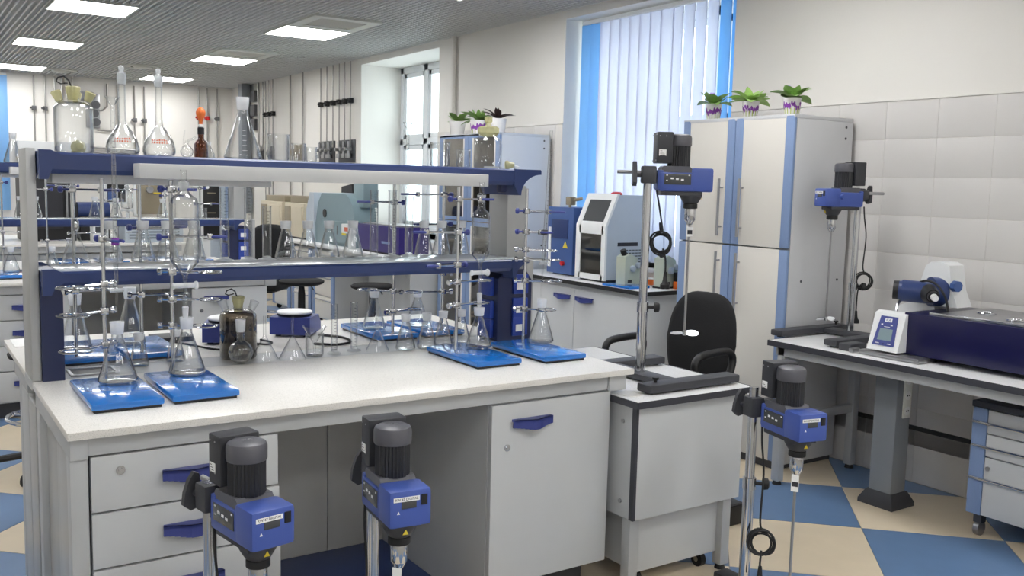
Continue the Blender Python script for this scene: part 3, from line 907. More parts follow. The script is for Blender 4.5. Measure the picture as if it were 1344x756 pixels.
def burette(loc, z1, ztap, ztip, label, r=.0068, funnel=True, tilt=None, clampz=None):
    """hung vertical tube; loc is its foot (tip) position"""
    t = thing('burette', label, 'burette', loc)
    z0 = loc[2]
    H = z1-z0; a = ztap-z0
    pr = [(.0012, 0), (.0026, .02), (.0035, a-.02), (.0065, a-.01), (.0035, a), (r, a+.015), (r, H-.05)]
    if funnel: pr += [(r, H-.035), (.005, H-.028), (.020, H-.003), (.021, H)]
    else: pr += [(r, H)]
    G(MB().lathe(wall2(pr, .0016), n=16), 'tube', t, 'glass_strong')
    MB().cyl((-.018, 0, a-.01), (.018, 0, a-.01), .0055, n=10).cyl((.016, -.012, a-.01), (.016, .012, a-.01), .004).build('stopcock', 'joint', t)
    b = MB()
    for q in range(int((H-a-.09)/.018)):
        z = a+.04+q*.018
        b.add([(-.003, -r-.0004, z), (.003, -r-.0004, z), (.003, -r-.0004, z+.0012), (-.003, -r-.0004, z+.0012)], [(0, 1, 2, 3)])
    b.build('graduation_marks', 'ink', t)
    if clampz:
        MB().cyl((0, 0, clampz-z0-.011), (0, 0, clampz-z0+.011), r+.004, n=14).build('sleeve', 'print_purple' if tilt is None else 'valve_grey', t)
    if tilt: t.rotation_euler = tilt
    return t
def sepfunnel(loc, label, zs, r):
    """separating funnel; zs: absolute heights from joint bottom up"""
    z0 = loc[2]
    jb, jt, bulb, stop, cone, bodyb, sh2, sh, neck, st = [z-z0 for z in zs]
    t = thing('separating_funnel', label, 'funnel', loc)
    G(MB().lathe(wall2([(.0035, jb), (.0055, jt), (.006, bulb-.012), (.012, bulb), (.006, bulb+.012), (.006, stop-.01), (.011, stop), (.007, stop+.012), (.008, cone), (r*.55, cone+(bodyb-cone)*.45), (r*.93, bodyb-.004), (r, bodyb+.012), (r, sh2), (r*.86, sh2+(sh-sh2)*.6), (r*.5, sh), (.013, sh+.012), (.012, neck)], .0018), n=28), 'body', t, 'glass_strong')
    G(MB().lathe([(.0075, jb), (.0105, jt), (.0065, jt+.003)], n=16), 'joint', t, 'frosted')
    b = MB().cyl((-.034, 0, stop), (.034, 0, stop), .008, n=12).lathe([(0, -.006), (.012, -.005), (.014, 0), (.012, .005), (0, .006)], (.034, 0, stop), 14, (1, 0, 0)).lathe([(0, -.006), (.010, -.005), (.011, 0), (0, .006)], (-.034, 0, stop), 14, (1, 0, 0))
    b.build('stopcock', 'frosted', t)
    G(MB().lathe([(0, neck-.02), (.011, neck-.02), (.0135, neck), (.016, neck+.003), (.009, neck+.008), (.009, st-.006), (.011, st), (0, st)], n=18), 'stopper', t, 'glass_strong')
    G(MB().lathe([(.0125, neck-.028), (.0165, neck-.004), (.0165, neck), (.0125, neck)], n=18), 'neck', t, 'joint')
    return t
def roundflask(loc, r, h, label):
    t = thing('round_flask', label, 'flask', loc)
    pr = [(0, .001), (r*.35, .0)]+[(r*math.sin(a), r-.002-r*math.cos(a)) for a in [.5+.22*k for k in range(10)]]+[(.0145, r*2-.002), (.0135, h*.72)]
    G(MB().lathe(wall2(pr), n=28), 'bulb', t, 'glass_strong')
    G(MB().lathe([(.0135, h*.72), (.0155, h*.73), (.0175, h-.002), (.018, h), (.015, h), (.013, h*.73)], n=20), 'ground_neck', t, 'frosted')
    return t

# --- retort stands with clamps and rings
def stand(px, py, pole, z0, label, items, top=1.49, group=None):
    """px,py: plate centre; pole: rod position; items: (kind, z, angle, length, size)"""
    t = thing('retort_stand', label, 'stand', (px, py, z0), 0, group)
    bx, byy = .098, .19
    MB().box(-bx, bx, -byy, byy, .007, .027, .007).build('base', 'stand_blue', t)
    MB().box(-bx+.008, bx-.008, -byy+.006, byy-.006, 0, .008).build('base_foot', 'black', t)
    x, y = pole[0]-px, pole[1]-py
    MB().cyl((x, y, .025), (x, y, top-z0), .0062, n=12).build('rod', 'chrome', t)
    for kind, z, a, L, s in items:
        z -= z0
        d = Vector((math.cos(a), math.sin(a), 0)); n = Vector((-d.y, d.x, 0)); p = Vector((x, y, z))
        cl = MB().box(x-.012, x+.012, y-.012, y+.012, z-.011, z+.011, .004)
        q = p+n*.014
        cl.cyl(p+d*.006, p+d*(L-(s if kind == 'ring' else .02)), .0042, n=8)
        if kind == 'ring': cl.ring(p+d*L, s, .0032)
        if kind == 'ring2':
            for sg in (1, -1): cl.tube([p+d*(L-.03), p+d*(L-.01)+n*.018*sg, p+d*(L+.03)+n*.03*sg, p+d*(L+.06)+n*.012*sg], .0032, 6)
        name = 'support_ring' if kind.startswith('ring') else 'clamp'
        o = cl.build(name, 'ring_steel', t)
        k = MB().lathe([(0, 0), (.009, 0), (.0115, .003), (.0115, .012), (.008, .015), (0, .015)], p-d*.030, 10, tuple(-d))
        k.cyl(p-d*.01, p-d*.032, .004, n=8)
        k.build('knob', 'handle_blue' if kind != 'ring' else 'chrome', o)
        if kind == 'clamp':
            j = MB()
            e = p+d*(L-.03)
            for sg in (1, -1):
                j.tube([e, e+d*.012+n*.012*sg, e+d*.03+n*.014*sg, e+d*(.03+s)+n*.007*sg], .0045, 7)
            j.build('jaw', 'handle_blue', o)
            MB().box(*(e.x-.008, e.x+.008, e.y-.008, e.y+.008, e.z-.01, e.z+.01), .003).build('jaw_hinge', 'ring_steel', o)
    return t
ZB = BT
PW = PI
stand(.537, 2.918, (.540, 3.08), ZB, 'blue-based stand at bench left corner, holding the burette', [('clamp', 1.306, -1.35, .11, .02), ('ring', 1.166, 3.75, .12, .045), ('ring', 1.083, 3.75, .12, .045), ('ring', .976, 3.8, .12, .045)])
stand(.757, 2.928, (.745, 3.085), ZB, 'blue-based stand second from left, holding a separating funnel', [('clamp', 1.462, -.9, .06, .03), ('clamp', 1.31, -.1, .15, .02), ('ring', 1.198, -.45, .12, .035), ('ring', 1.109, -.4, .12, .035), ('ring', 1.024, -.5, .10, .04)])
stand(1.818, 2.978, (1.762, 3.01), ZB, 'blue-based stand at front right, holding a separating funnel', [('clamp', 1.446, .1, .13, .03), ('clamp', 1.322, 2.9, .15, .02), ('ring', 1.136, .15, .13, .03), ('ring', 1.049, .2, .12, .034), ('clamp', 1.20, 3.3, .12, .02)])
stand(2.10, 2.955, (2.132, 3.10), ZB, 'blue-based stand at bench right corner beside socket column', [('clamp', 1.40, -.75, .12, .035), ('clamp', 1.317, -.9, .09, .02), ('ring', 1.245, -.8, .10, .028), ('ring', 1.206, -.6, .12, .02), ('ring', 1.119, -.55, .11, .04), ('ring', 1.003, -.7, .09, .04)])
stand(.57, 3.655, (.520, 3.50), ZB, 'left rear blue-based stand, seen behind the service column', [('clamp', 1.45, -.4, .12, .03), ('ring', 1.10, .5, .12, .045), ('clamp', 1.16, 3.3, .10, .02)], 1.51)
stand(.775, 3.655, (.735, 3.49), ZB, 'right rear blue-based stand on the left end of island', [('clamp', 1.32, .2, .15, .02), ('ring', 1.15, .4, .13, .04), ('ring', 1.08, -.2, .12, .04)], 1.51)
stand(1.75, 3.655, (1.735, 3.49), ZB, 'rear blue-based stand behind the bench, left one at right end', [('ring', 1.05, 2.2, .12, .04), ('ring', .965, .3, .12, .035), ('clamp', 1.42, 2.8, .12, .03)], 1.51)
stand(1.975, 3.655, (1.965, 3.48), ZB, 'rear blue-based stand behind the bench, right one at right end', [('clamp', 1.455, 3.2, .16, .045), ('clamp', 1.33, 3.3, .13, .02), ('ring', 1.12, 2.6, .13, .04), ('ring', 1.04, 2.9, .13, .04)], 1.51)

PT = ZB+.027
erlen((.560, 2.997, PT), .188, .058, .0165, 'large conical flask under the burette on the leftmost blue stand')
erlen((.775, 3.03, PT), .185, .057, .0165, 'large conical flask under the left separating funnel')
erlen((1.883, 3.044, PT), .158, .050, .0165, 'conical flask under the right separating funnel')
erlen((2.178, 3.04, PT), .178, .052, .0155, 'conical flask on the blue stand at bench right corner')
erlen((.543, 3.66, PT), .20, .055, .018, 'conical flask on left rear blue stand behind the service column')
erlen((.735, 3.68, PT), .215, .055, .018, 'tall conical flask on the rear stand just right of the burette')
erlen((1.72, 3.64, PT), .17, .05, .016, 'conical flask inside a ring on the rear stand, near the stools')
erlen((1.93, 3.64, PT), .16, .05, .016, 'conical flask on the rightmost rear blue stand')
burette((.560, 2.995, 1.085), 1.733, 1.165, 1.10, 'long burette with funnel mouth crossing both shelves at left', clampz=1.303)
burette((2.172, 3.04, 1.055), 1.723, 1.205, 1.06, 'slightly tilted burette on the bench right corner stand', funnel=False, tilt=(.0, .042, 0), clampz=1.317)
sepfunnel((.772, 3.03, 1.02), 'cylindrical separating funnel with stopper at left of the bench', (1.045, 1.089, 1.116, 1.158, 1.19, 1.236, 1.416, 1.447, 1.485, 1.524), .045)
sepfunnel((1.883, 3.044, 1.0), 'cylindrical separating funnel with stopper at right of the bench', (1.033, 1.084, 1.134, 1.164, 1.202, 1.237, 1.377, 1.407, 1.462, 1.51), .036)
burette((1.80, 3.50, 1.10), 1.75, 1.19, 1.1, 'burette on the rear stand, its funnel mouth rising over the upper shelf', r=.006)

# --- loose glass on the bench under the rack
g1 = None
erlen((.700, 3.37, ZB), .115, .033, .0145, 'small conical flask left of the left separating funnel\'s flask')
erlen((.830, 3.40, ZB), .115, .033, .0145, 'small conical flask half hidden behind the left separating funnel\'s flask', marks=False)
roundflask((1.024, 3.27, ZB), .043, .158, 'round-bottomed flask with frosted neck in front of dark bottle')
woulff((1.05, 3.38, ZB), 'dark three-necked bottle with stoppers on the bench', .066, .18, True, 'tint_glass')
funnel_down((1.125, 3.31, ZB), .050, .085, 'glass funnel mouth down, just right of round-bottomed flask', .075)
funnel_down((1.216, 3.27, ZB), .050, .085, 'glass funnel mouth down, between hot plate and crossed glass rods', .075)
t = thing('glass_funnel', 'upright glass funnel resting in a beaker before the hot plate', 'funnel', (1.31, 3.29, ZB))
G(MB().lathe([(.004, .012), (.006, .05), (.044, .112), (.046, .114)], n=26), 'cone', t, 'glass_strong')
beaker((1.31, 3.29, ZB), .034, .085, 'low beaker holding an upright funnel before the hot plate')
cylinder((1.397, 3.31, ZB), .0125, .19, 'slim measuring cylinder on the bench, left of pair')
cylinder((1.488, 3.33, ZB), .0135, .19, 'slim measuring cylinder on the bench, right of pair')
funnel_down((1.57, 3.29, ZB), .046, .085, 'glass funnel mouth down in front of rear blue base', .08)
for k, (x, y) in enumerate(((1.677, 3.26), (1.769, 3.255), (1.858, 3.28), (1.950, 3.29))):
    erlen((x, y, ZB), .142, .040, .015, 'conical flask with frosted neck standing on bench, %s of four at right' % ORD[k])

# --- lower shelf
SZ = 1.2015
funnel_down((.512, 3.40, SZ), .047, .112, 'glass funnel mouth down with metal tip at left on lower shelf', .02, True)
fl = [.625, .730, .812, .905]
for k, x in enumerate(fl): erlen((x, 3.42, SZ), .145, .040, .0165, 'conical flask on lower shelf, %s of the left group of four' % ORD[k])
fl = [1.246, 1.334, 1.421, 1.521]
for k, x in enumerate(fl): erlen((x, 3.42, SZ), .145, .041, .0165, 'conical flask on lower shelf, %s of the middle group of four' % ORD[k])
fl = [1.839, 1.922, 2.018]
for k, x in enumerate(fl): erlen((x, 3.42, SZ), .145, .039, .0165, 'conical flask on lower shelf, %s of the right group of three' % ORD[k])
for k, (x, h, r) in enumerate(((1.012, .265, .016), (1.099, .265, .015), (1.169, .20, .0165), (1.607, .268, .017), (1.688, .268, .0165), (1.764, .245, .0175))):
    cylinder((x, 3.41, SZ), r, h, 'tall measuring cylinder on lower shelf, %s from the left of six' % ORD[k])

# --- upper shelf
UZ = 1.5685
YU = 3.36
woulff((.509, YU, UZ), 'big clear three-necked bottle with yellowish stoppers on upper shelf', .0595, .168)
t = thing('glass_stopper', 'round yellowish glass stopper lying behind the clear three-necked bottle', 'stopper', (.535, 3.45, UZ))
MB().lathe([(0, -.012), (.020, -.01), (.024, 0), (.020, .012), (.012, .03), (0, .032)], (0, 0, .024), 20, (0, -1, .1)).build('body', 'yellow_glass', t)
volumetric((.658, YU, UZ), 'volumetric flask with stopper and red print, left one on upper shelf')
volumetric((.776, YU, UZ), 'volumetric flask with stopper and red print, right one on upper shelf')
t = thing('bulb_trap', 'small glass bulb with bent tubes left of the amber bottle', 'glassware', (.868, YU, UZ))
G(MB().lathe([(0, .001)]+[(.022*math.sin(a), .022-.022*math.cos(a)) for a in [.3+.28*k for k in range(9)]]+[(.006, .045), (.005, .06)], n=22), 'bulb', t, 'glass_strong')
G(MB().tube([(.0, 0, .05), (.008, 0, .062), (.022, 0, .066), (.03, 0, .074)], .0035, 8), 'side_arm', t, 'glass_strong')
G(MB().tube([(-.012, 0, .04), (-.010, 0, .07), (-.006, 0, .095)], .002, 7), 'thin_tube', t, 'glass_strong')
t = thing('dropper_bottle', 'amber dropper bottle with orange rubber bulb on upper shelf', 'bottle', (.917, YU, UZ))
MB().lathe([(0, .001), (.021, .0), (.0235, .003), (.0235, .048), (.020, .058), (.012, .066), (.0105, .072), (.0105, .085)], n=26).build('body', 'amber_glass', t)
MB().lathe([(0, .083), (.0115, .083), (.0115, .106), (.008, .108), (0, .108)], n=20).build('cap', 'black', t)
MB().lathe([(.005, .108), (.0095, .110), (.0095, .117), (.005, .119)], n=16).build('collar', 'pot_white', t)
MB().lathe([(.006, .117), (.0062, .128), (.010, .138), (.0155, .150), (.0165, .160), (.012, .171), (.005, .176), (0, .177)], n=22).build('dropper_bulb', 'orange', t)
erlen((.962, 3.43, UZ), .062, .022, .008, 'little conical flask just behind the amber dropper bottle', marks=False)
erlen((1.065, YU, UZ), .222, .067, .018, 'large conical flask towering on the upper shelf')
beaker((1.197, YU, UZ), .039, .098, 'largest of three beakers beside the big conical flask')
beaker((1.274, YU, UZ), .026, .068, 'middle of three beakers beside the big conical flask')
beaker((1.324, YU, UZ), .021, .057, 'smallest of three beakers beside the big conical flask')
beaker((1.875, YU, UZ), .040, .10, 'tall beaker on upper shelf left of the glass jar')
beaker((1.985, YU, UZ), .031, .077, 'narrow beaker on upper shelf next to the glass jar')
t = thing('glass_jar', 'clear jar with yellowish faceted stopper at right of upper shelf', 'bottle', (2.105, YU, UZ))
G(MB().lathe([(0, .003), (.052, 0), (.058, .008), (.060, .10), (.054, .122), (.04, .134), (.036, .142)], n=30), 'body', t, 'glass_strong')
MB().lathe([(0, .134), (.034, .134), (.046, .150), (.046, .170), (.036, .176), (.013, .178), (.011, .19), (.017, .196), (.017, .214), (.008, .218), (0, .218)], n=8).build('stopper', 'yellow_glass', t, smooth=False)
for k, (x, m, lb) in enumerate(((2.19, 'yellow_glass', 'pale yellow glass stopper lying beside the stoppered jar'), (2.232, 'joint', 'small clear stopper lying at the right end of upper shelf'))):
    t = thing('glass_stopper', lb, 'stopper', (x, 3.34, UZ))
    r = .019 if k == 0 else .010
    MB().lathe([(0, -r*.5), (r*.9, -r*.4), (r, 0), (r*.8, r*.6), (r*.5, r*1.6), (0, r*1.7)], (0, 0, r), 16, (1, -.4, .02)).build('body', m, t)
t = thing('glass_tray', 'small clear dish lying at the right end of upper shelf', 'dish', (2.17, 3.42, UZ))
G(MB().lathe([(0, .001), (.035, .0), (.04, .012), (.038, .012)], n=22), 'body', t, 'joint')

# --- hot plates and things on the rear half
def hotplate(loc, rz, label):
    t = thing('hot_plate', label, 'hot plate', loc, rz)
    MB().prism([(-.085, .012), (.10, .012), (.10, .085), (-.045, .085), (-.085, .045)], -.085, .085, 'Y').build('body', 'handle_blue', t)
    for sx in (-1, 1):
        for sy in (-1, 1): MB().cyl((sx*.06, sy*.06, 0), (sx*.06, sy*.06, .014), .012).build('foot', 'rubber', t)
    MB().lathe([(0, .085), (.068, .085), (.072, .090), (.072, .096), (0, .096)], (.025, 0, 0), 30).build('heat_collar', 'black', t)
    MB().lathe([(0, .096), (.073, .096), (.075, .102), (.070, .106), (0, .106)], (.025, 0, 0), 30).build('plate', 'dish_white', t)
    for sy in (-1, 1): MB().cyl((-.072, .04*sy, .058), (-.092, .04*sy, .050), .014).build('knob', 'black', t)
    return t
hotplate((1.43, 3.80, ZB), -2.2, 'blue magnetic hot plate with white top behind the funnels')
hotplate((1.12, 3.74, ZB), -2.0, 'blue magnetic hot plate hidden behind the dark bottle')
def cable(pts, r, label, cat='cable', name='cable'):
    def cr(P):
        out = []
        for i in range(len(P)-1):
            p0, p1, p2, p3 = P[max(i-1, 0)], P[i], P[i+1], P[min(i+2, len(P)-1)]
            for k in range(5):
                u = k/5
                out.append(.5*((2*p1)+(p2-p0)*u+(2*p0-5*p1+4*p2-p3)*u*u+(3*p1-p0-3*p2+p3)*u**3))
        return out+[P[-1]]
    P = cr([Vector(p) for p in pts])
    o = MB(pts[0]).tube(P, r, 7).build(name, 'rubber'); o.location = pts[0]
    return tag(o, label, cat)
z = ZB+.005
cable([(1.50, 3.72, z), (1.56, 3.62, z), (1.55, 3.50, z), (1.47, 3.46, z), (1.40, 3.52, z)], .005, 'black cable looping on the bench right of hot plate')
cable([(1.16, 3.70, z), (1.22, 3.58, z), (1.26, 3.62, z), (1.24, 3.70, z)], .004, 'black cable on the bench between the two hot plates')
cable([(.86, 3.90, z), (.95, 3.72, z), (1.02, 3.55, z), (1.12, 3.52, z), (1.20, 3.6, z)], .004, 'black cable curling on the bench under the left funnel ring')
o = MB((.93, 3.86, ZB)).box(.85, 1.0, 3.80, 3.92, ZB, ZB+.022, .004).build('keyboard', 'black'); o.location = (.93, 3.86, ZB)
tag(o, 'flat black pad lying on the rear bench behind the second stand', 'pad')
o = MB((.42, 4.05, ZB)).box(.372, .60, 3.93, 4.12, ZB, ZB+.004).build('paper_sheet', 'label_white'); o.location = (.42, 4.05, ZB); tag(o, 'white paper sheet at the rear left corner of the island', 'paper')
t = thing('drain_cup', 'small grey drain cup set in the bench beside left column', 'sink', (.545, 3.345, ZB-.002))
MB().box(-.075, .075, -.06, -.05, 0, .006).box(-.075, .075, .05, .06, 0, .006).box(-.075, -.065, -.05, .05, 0, .006).box(.065, .075, -.05, .05, 0, .006).build('rim', 'steel', t)
MB().box(-.065, .065, -.05, .05, 0, .001).build('bowl', 'valve_grey', t)

# ================================================================ OVERHEAD STIRRERS
def crom(P, n=5):
    P = [Vector(p) for p in P]; out = []
    for i in range(len(P)-1):
        p0, p1, p2, p3 = P[max(i-1, 0)], P[i], P[i+1], P[min(i+2, len(P)-1)]
        for k in range(n):
            u = k/n
            out.append(.5*((2*p1)+(p2-p0)*u+(2*p0-5*p1+4*p2-p3)*u*u+(3*p1-p0-3*p2+p3)*u**3))
    return out+[P[-1]]
def stirrer(rod, zb, zc, ang, off, label, shaft_z=None, base=None, basedir=0, rodtop=None, coil=None, wing=1, tagged=1, prop=True, lockf=.36):
    """rod: stand rod xy; zb: what it stands on; zc: clamp height; ang: heading of the head; off: head axis beside the rod"""
    t = thing('overhead_stirrer', label, 'stirrer', (rod[0], rod[1], zb), ang)
    zc -= zb
    Rb = Matrix.Rotation(basedir-ang, 3, 'Z')
    # base: H-shaped bars
    fa, ba, w2 = base or (.26, .24, .21)
    b = MB()
    def bar(x0, x1, y0, y1, z1=.038):
        m = MB().box(x0, x1, y0, y1, .006, z1, .008)
        b.add([Rb@Vector(v) for v in m.v], m.f)
    bar(-ba, fa, -w2-.04, -w2+.035); bar(-ba, fa, w2-.035, w2+.04); bar(-.045, .045, -w2, w2, .032)
    bo = b.build('base', 'charcoal', t)
    fb = MB()
    for sx in (-ba+.03, fa-.03):
        for sy in (-w2, w2):
            v = Rb@Vector((sx, sy, 0)); fb.cyl((v.x, v.y, 0), (v.x, v.y, .008), .016)
    fb.build('feet', 'rubber', bo)
    v = Rb@Vector((-ba+.06, -w2, 0)); MB().cyl((v.x, v.y, .036), (v.x, v.y, .05), .006).cyl((v.x, v.y, .05), (v.x, v.y, .058), .013).build('levelling_knob', 'black', bo)
    # rod: chrome tube with inner extension and locking ring
    zt = (rodtop-zb) if rodtop else zc+.035
    MB().cyl((0, 0, .03), (0, 0, zc*lockf), .0195, n=20).build('outer_rod', 'chrome', t)
    MB().cyl((0, 0, zc*lockf), (0, 0, zt), .0165, n=20).build('inner_rod', 'chrome', t)
    lk = MB().cyl((0, 0, zc*lockf-.02), (0, 0, zc*lockf+.02), .023, n=20).build('lock_ring', 'chrome', t)
    k = MB(); kd = Vector((math.cos(-.7-ang), math.sin(-.7-ang), 0))
    c0 = Vector((0, 0, zc*lockf))
    k.cyl(c0+kd*.02, c0+kd*.045, .007).lathe([(0, 0), (.019, .002), (.021, .008), (.019, .02), (.012, .024), (0, .024)], c0+kd*.043, 14, tuple(kd))
    k.build('lock_knob', 'black', lk)
    # boss clamp
    cl = MB().box(-.026, .03, -.026, .026, zc-.034, zc+.034, .008)
    cl.box(-.02, .02, min(0, off)-.02, max(0, off)+.02, zc-.024, zc+.024, .006).build('clamp', 'charcoal', t)
    MB().cyl((-.115, off, zc+.01), (.06, off, zc+.01), .0075).build('support_arm', 'steel', t)
    for sg, xx in ((1, -.028), (-1, .034)):
        wk = MB(); py = -.03*wing
        wk.cyl((-.01, 0, zc), (-.01, -.045*wing, zc), .008)
        break
    wk = MB().cyl((0, 0, zc-.002), (-.05, -.014*wing, zc-.002), .0085)
    wk.prism([(-.03, -.03), (-.012, -.045), (.012, -.038), (.014, 0), (.010, .045), (-.002, .05), (-.016, .03), (-.026, 0)], -.008, .008, 'X')
    wk2 = MB().add([(v.x-.055 if i >= 28 else v.x, v.y-.014*wing if i >= 28 else v.y, v.z+zc if i >= 28 else v.z) for i, v in enumerate(wk.v)], wk.f)
    wk2.build('wing_screw', 'charcoal', t)
    # head
    y0 = off
    H = lambda: MB()
    hd = H().box(.042, .252, y0-.053, y0+.053, zc-.062, zc+.012, .008).box(.168, .254, y0-.054, y0+.054, zc-.062, zc+.030, .010).box(.036, .06, y0-.05, y0+.05, zc-.055, zc+.02, .006).build('housing', 'stirrer_blue', t)
    H().prism([(.052, zc+.01), (.170, zc+.01), (.170, zc+.026), (.160, zc+.036), (.06, zc+.036), (.052, zc+.028)], y0-.046, y0+.046, 'Y').build('motor_seat', 'motor_grey', hd)
    # control panel on the -y flank with white pictograms
    pn = H().box(.062, .166, y0-.0548, y0-.052, zc-.036, zc+.006, .001).build('control_panel', 'lcd', hd)
    b = H()
    for q, (xx, zz) in enumerate(((.072, -.02), (.072, 0), (.092, -.012), (.112, -.014), (.132, -.017), (.158, .001))):
        s = .003 if q in (0, 1, 5) else .0055
        b.box(xx-s, xx+s, y0-.0556, y0-.0546, zc+zz-s*.6, zc+zz+s*.6)
    b.build('pictograms', 'ink_white', pn)
    # front face: white strip, display, switch
    st = H().box(.2535, .2550, y0-.044, y0+.022, zc+.004, zc+.015).build('label_strip', 'label_white', hd)
    text('RW 47 DIGITAL', .0085, st, 'ink', (.2552, y0-.011, zc+.0095), (PI/2, 0, PI/2))
    H().box(.2535, .2555, y0-.024, y0+.014, zc-.014, zc+.004, .0006).build('display', 'lcd', hd)
    sw = H().box(.2535, .2565, y0+.026, y0+.042, zc-.009, zc+.017, .001).build('switch', 'black', hd)
    H().add([(.2552, y0-.036, zc-.026), (.2552, y0-.028, zc-.026), (.2552, y0-.032, zc-.018)], [(0, 1, 2)]).build('warning_triangle', 'ink_white', hd)
    H().lathe([(0, 0), (.011, 0), (.013, .005), (.009, .014), (0, .015)], (.165, y0+.053, zc-.01), 16, (0, 1, 0)).build('side_knob', 'stirrer_blue', hd)
    # motor
    mo = H()
    R = .044; n = 30; prof = []
    for q in range(n*2):
        a = PI*q/n; r = R if q % 2 else R*.93
        prof.append((.125+r*math.cos(a), y0+r*math.sin(a)))
    mo.prism(prof, zc+.034, zc+.118, 'Z')
    mo = mo.build('motor', 'motor_fin', t, smooth=False)
    H().lathe([(0, .034), (.041, .034), (.041, .12), (0, .12)], (.125, y0, zc), 28).build('motor_core', 'motor_fin', mo)
    cp = H().lathe([(.046, .114), (.0475, .118), (.0475, .146), (.044, .155), (.034, .160), (0, .161)], (.125, y0, zc), 32).build('motor_cap', 'motor_grey', mo)
    text('IKA', .016, cp, 'steel', (.125, y0, zc+.1612), (0, 0, PI/2))
    jb = H().box(.03, .092, y0-.050, y0+.050, zc+.046, zc+.166, .005)
    jb = jb.build('junction_box', 'motor_box', mo)
    s = H()
    for yy in (-.04, .04):
        for zz in (.056, .156): s.cyl((.027, y0+yy, zc+zz), (.031, y0+yy, zc+zz), .0028, n=8)
    for xx in (.04, .065):
        for zz in (.075, .15): s.cyl((xx, y0-.0515, zc+zz), (xx, y0-.049, zc+zz), .0022, n=8)
    s.build('screws', 'steel', jb)
    pl = H().box(.038, .066, y0-.0512, y0-.0495, zc+.076, zc+.098).build('type_plate', 'label_white', jb)
    b = H()
    for q in range(3): b.box(.042, .06-.005*q, y0-.0516, y0-.0511, zc+.08+.006*q, zc+.0815+.006*q)
    b.build('print_marks', 'ink', pl)
    # gearbox, collar, chuck, shaft
    cx = .178
    gb = H().box(.05, .215, y0-.044, y0+.044, zc-.078, zc-.061, .004)
    gb.lathe([(.045, -.070), (.043, -.082), (.030, -.104), (.024, -.108), (0, -.108)], (cx, y0, zc), 24)
    gb = gb.build('gearbox', 'charcoal', t)
    MB().add([(cx+.0425, y0-.008, zc-.092+.0), (cx+.0425, y0+.008, zc-.092), (cx+.0445, y0, zc-.078)], [(0, 1, 2)]).build('warning_triangle', 'yellow', gb)
    MB().lathe([(.019, -.100), (.028, -.110), (.028, -.126), (.019, -.130), (.019, -.138), (0, -.138)], (cx, y0, zc), 22).build('collar', 'black', gb)
    ch = MB().lathe([(.0205, -.128), (.0215, -.136), (.0215, -.172), (.019, -.176), (.011, -.190), (.006, -.192), (0, -.192)], (cx, y0, zc), 20)
    ch.build('chuck', 'chrome', gb)
    if shaft_z is None: shaft_z = zb+.12
    zs = shaft_z-zb
    sh = MB().cyl((cx, y0, zs), (cx, y0, zc-.185), .0048, n=10).build('shaft', 'steel', t)
    if prop:
        for sg in (1, -1):
            vs = []; fs = []
            for q in range(13):
                a = 2*PI*q/12
                vs.append((cx+sg*(.030+.027*math.cos(a)), y0+.016*math.sin(a), zs+sg*.010*math.sin(a)))
            m = MB().prism([(v[0], v[1]) for v in vs[:12]], 0, .002, 'Z')
            m.v = [Vector((v.x, v.y, v.z+zs+sg*(v.y-y0)*.55)) for v in m.v]
            m.build('blade', 'chrome', sh)
        MB().cyl((cx, y0, zs-.008), (cx, y0, zs+.01), .008).build('hub', 'chrome', sh)
    if tagged:
        tg = MB().box(cx-.012, cx+.012, y0-.012, y0-.0105, zc-.245, zc-.188) if tagged == 1 else MB().box(cx-.012, cx+.012, y0-.012, y0-.0105, zc-.238, zc-.200)
        m = Matrix.Translation((cx, y0, 0))@Matrix.Rotation(.8 if tagged == 1 else 0, 4, 'Z')@Matrix.Translation((-cx, -y0, 0))
        tg.v = [m@v for v in tg.v]
        tg = tg.build('paper_tag', 'label_white', t)
        b = MB().box(cx-.009, cx+.010, y0-.0126, y0-.0119, zc-.228, zc-.212)
        b.v = [m@v for v in b.v]; b.build('print', 'ink', tg)
    # mains cable with coil and plug
    if coil:
        cz, L = coil
        cz -= zb; yy = y0; qx = .06 if wing > 0 else -.055
        P = [(qx*.6, yy-.04, zc-.06), (qx*.8, yy-.045, zc-.12), (qx*1.1, yy-.045, zc-.22), (qx*.9, yy-.04, cz+.08), (qx, yy-.03, cz+.04)]
        cb = MB().tube(crom(P), .0036, 6).build('cable', 'rubber', t)
        c = MB()
        random.seed(int(abs(cz)*1000))
        for q in range(5):
            rr = .030+.006*random.random(); ph = random.uniform(-.35, .35)
            nrm = Vector((math.cos(ph+R_(222)-ang), math.sin(ph+R_(222)-ang), random.uniform(-.2, .2)))
            c.ring((qx+.006*random.uniform(-1, 1), y0-.035+.008*random.uniform(-1, 1), cz+.008*random.uniform(-1, 1)), rr*1.25, .0036, 22, tuple(nrm), 6)
        c.build('cable_coil', 'rubber', cb)
        P = [(qx+.01, y0-.04, cz-.02), (qx+.02, y0-.05, cz-.06), (qx+.022, y0-.05, cz-L+.03)]
        MB().tube(crom(P), .0036, 6).build('cable_end', 'rubber', cb)
        pg = MB().lathe([(.006, .03), (.009, 0), (.012, -.012), (.019, -.02), (.019, -.036), (0, -.038)], (qx+.022, y0-.05, cz-L), 18)
        pg.build('plug', 'black', cb)
    return t
R_ = math.radians
stirrer((.615, 2.215), 0, .737, R_(279), .035, 'blue overhead stirrer low in front, leftmost one, before the drawers', coil=(.30, .1), base=(.2, .3, .14), basedir=R_(270))
stirrer((1.029, 2.174), 0, .742, R_(264), .006, 'blue overhead stirrer low in front, before the knee space', coil=(.30, .1), base=(.2, .3, .14), basedir=R_(270))
stirrer((2.43, 2.135), 0, .772, R_(256), .055, 'blue overhead stirrer low at right front, with paper tag on its shaft', rodtop=.84, coil=(.305, .1), lockf=.65, base=(.2, .3, .2), basedir=R_(270))
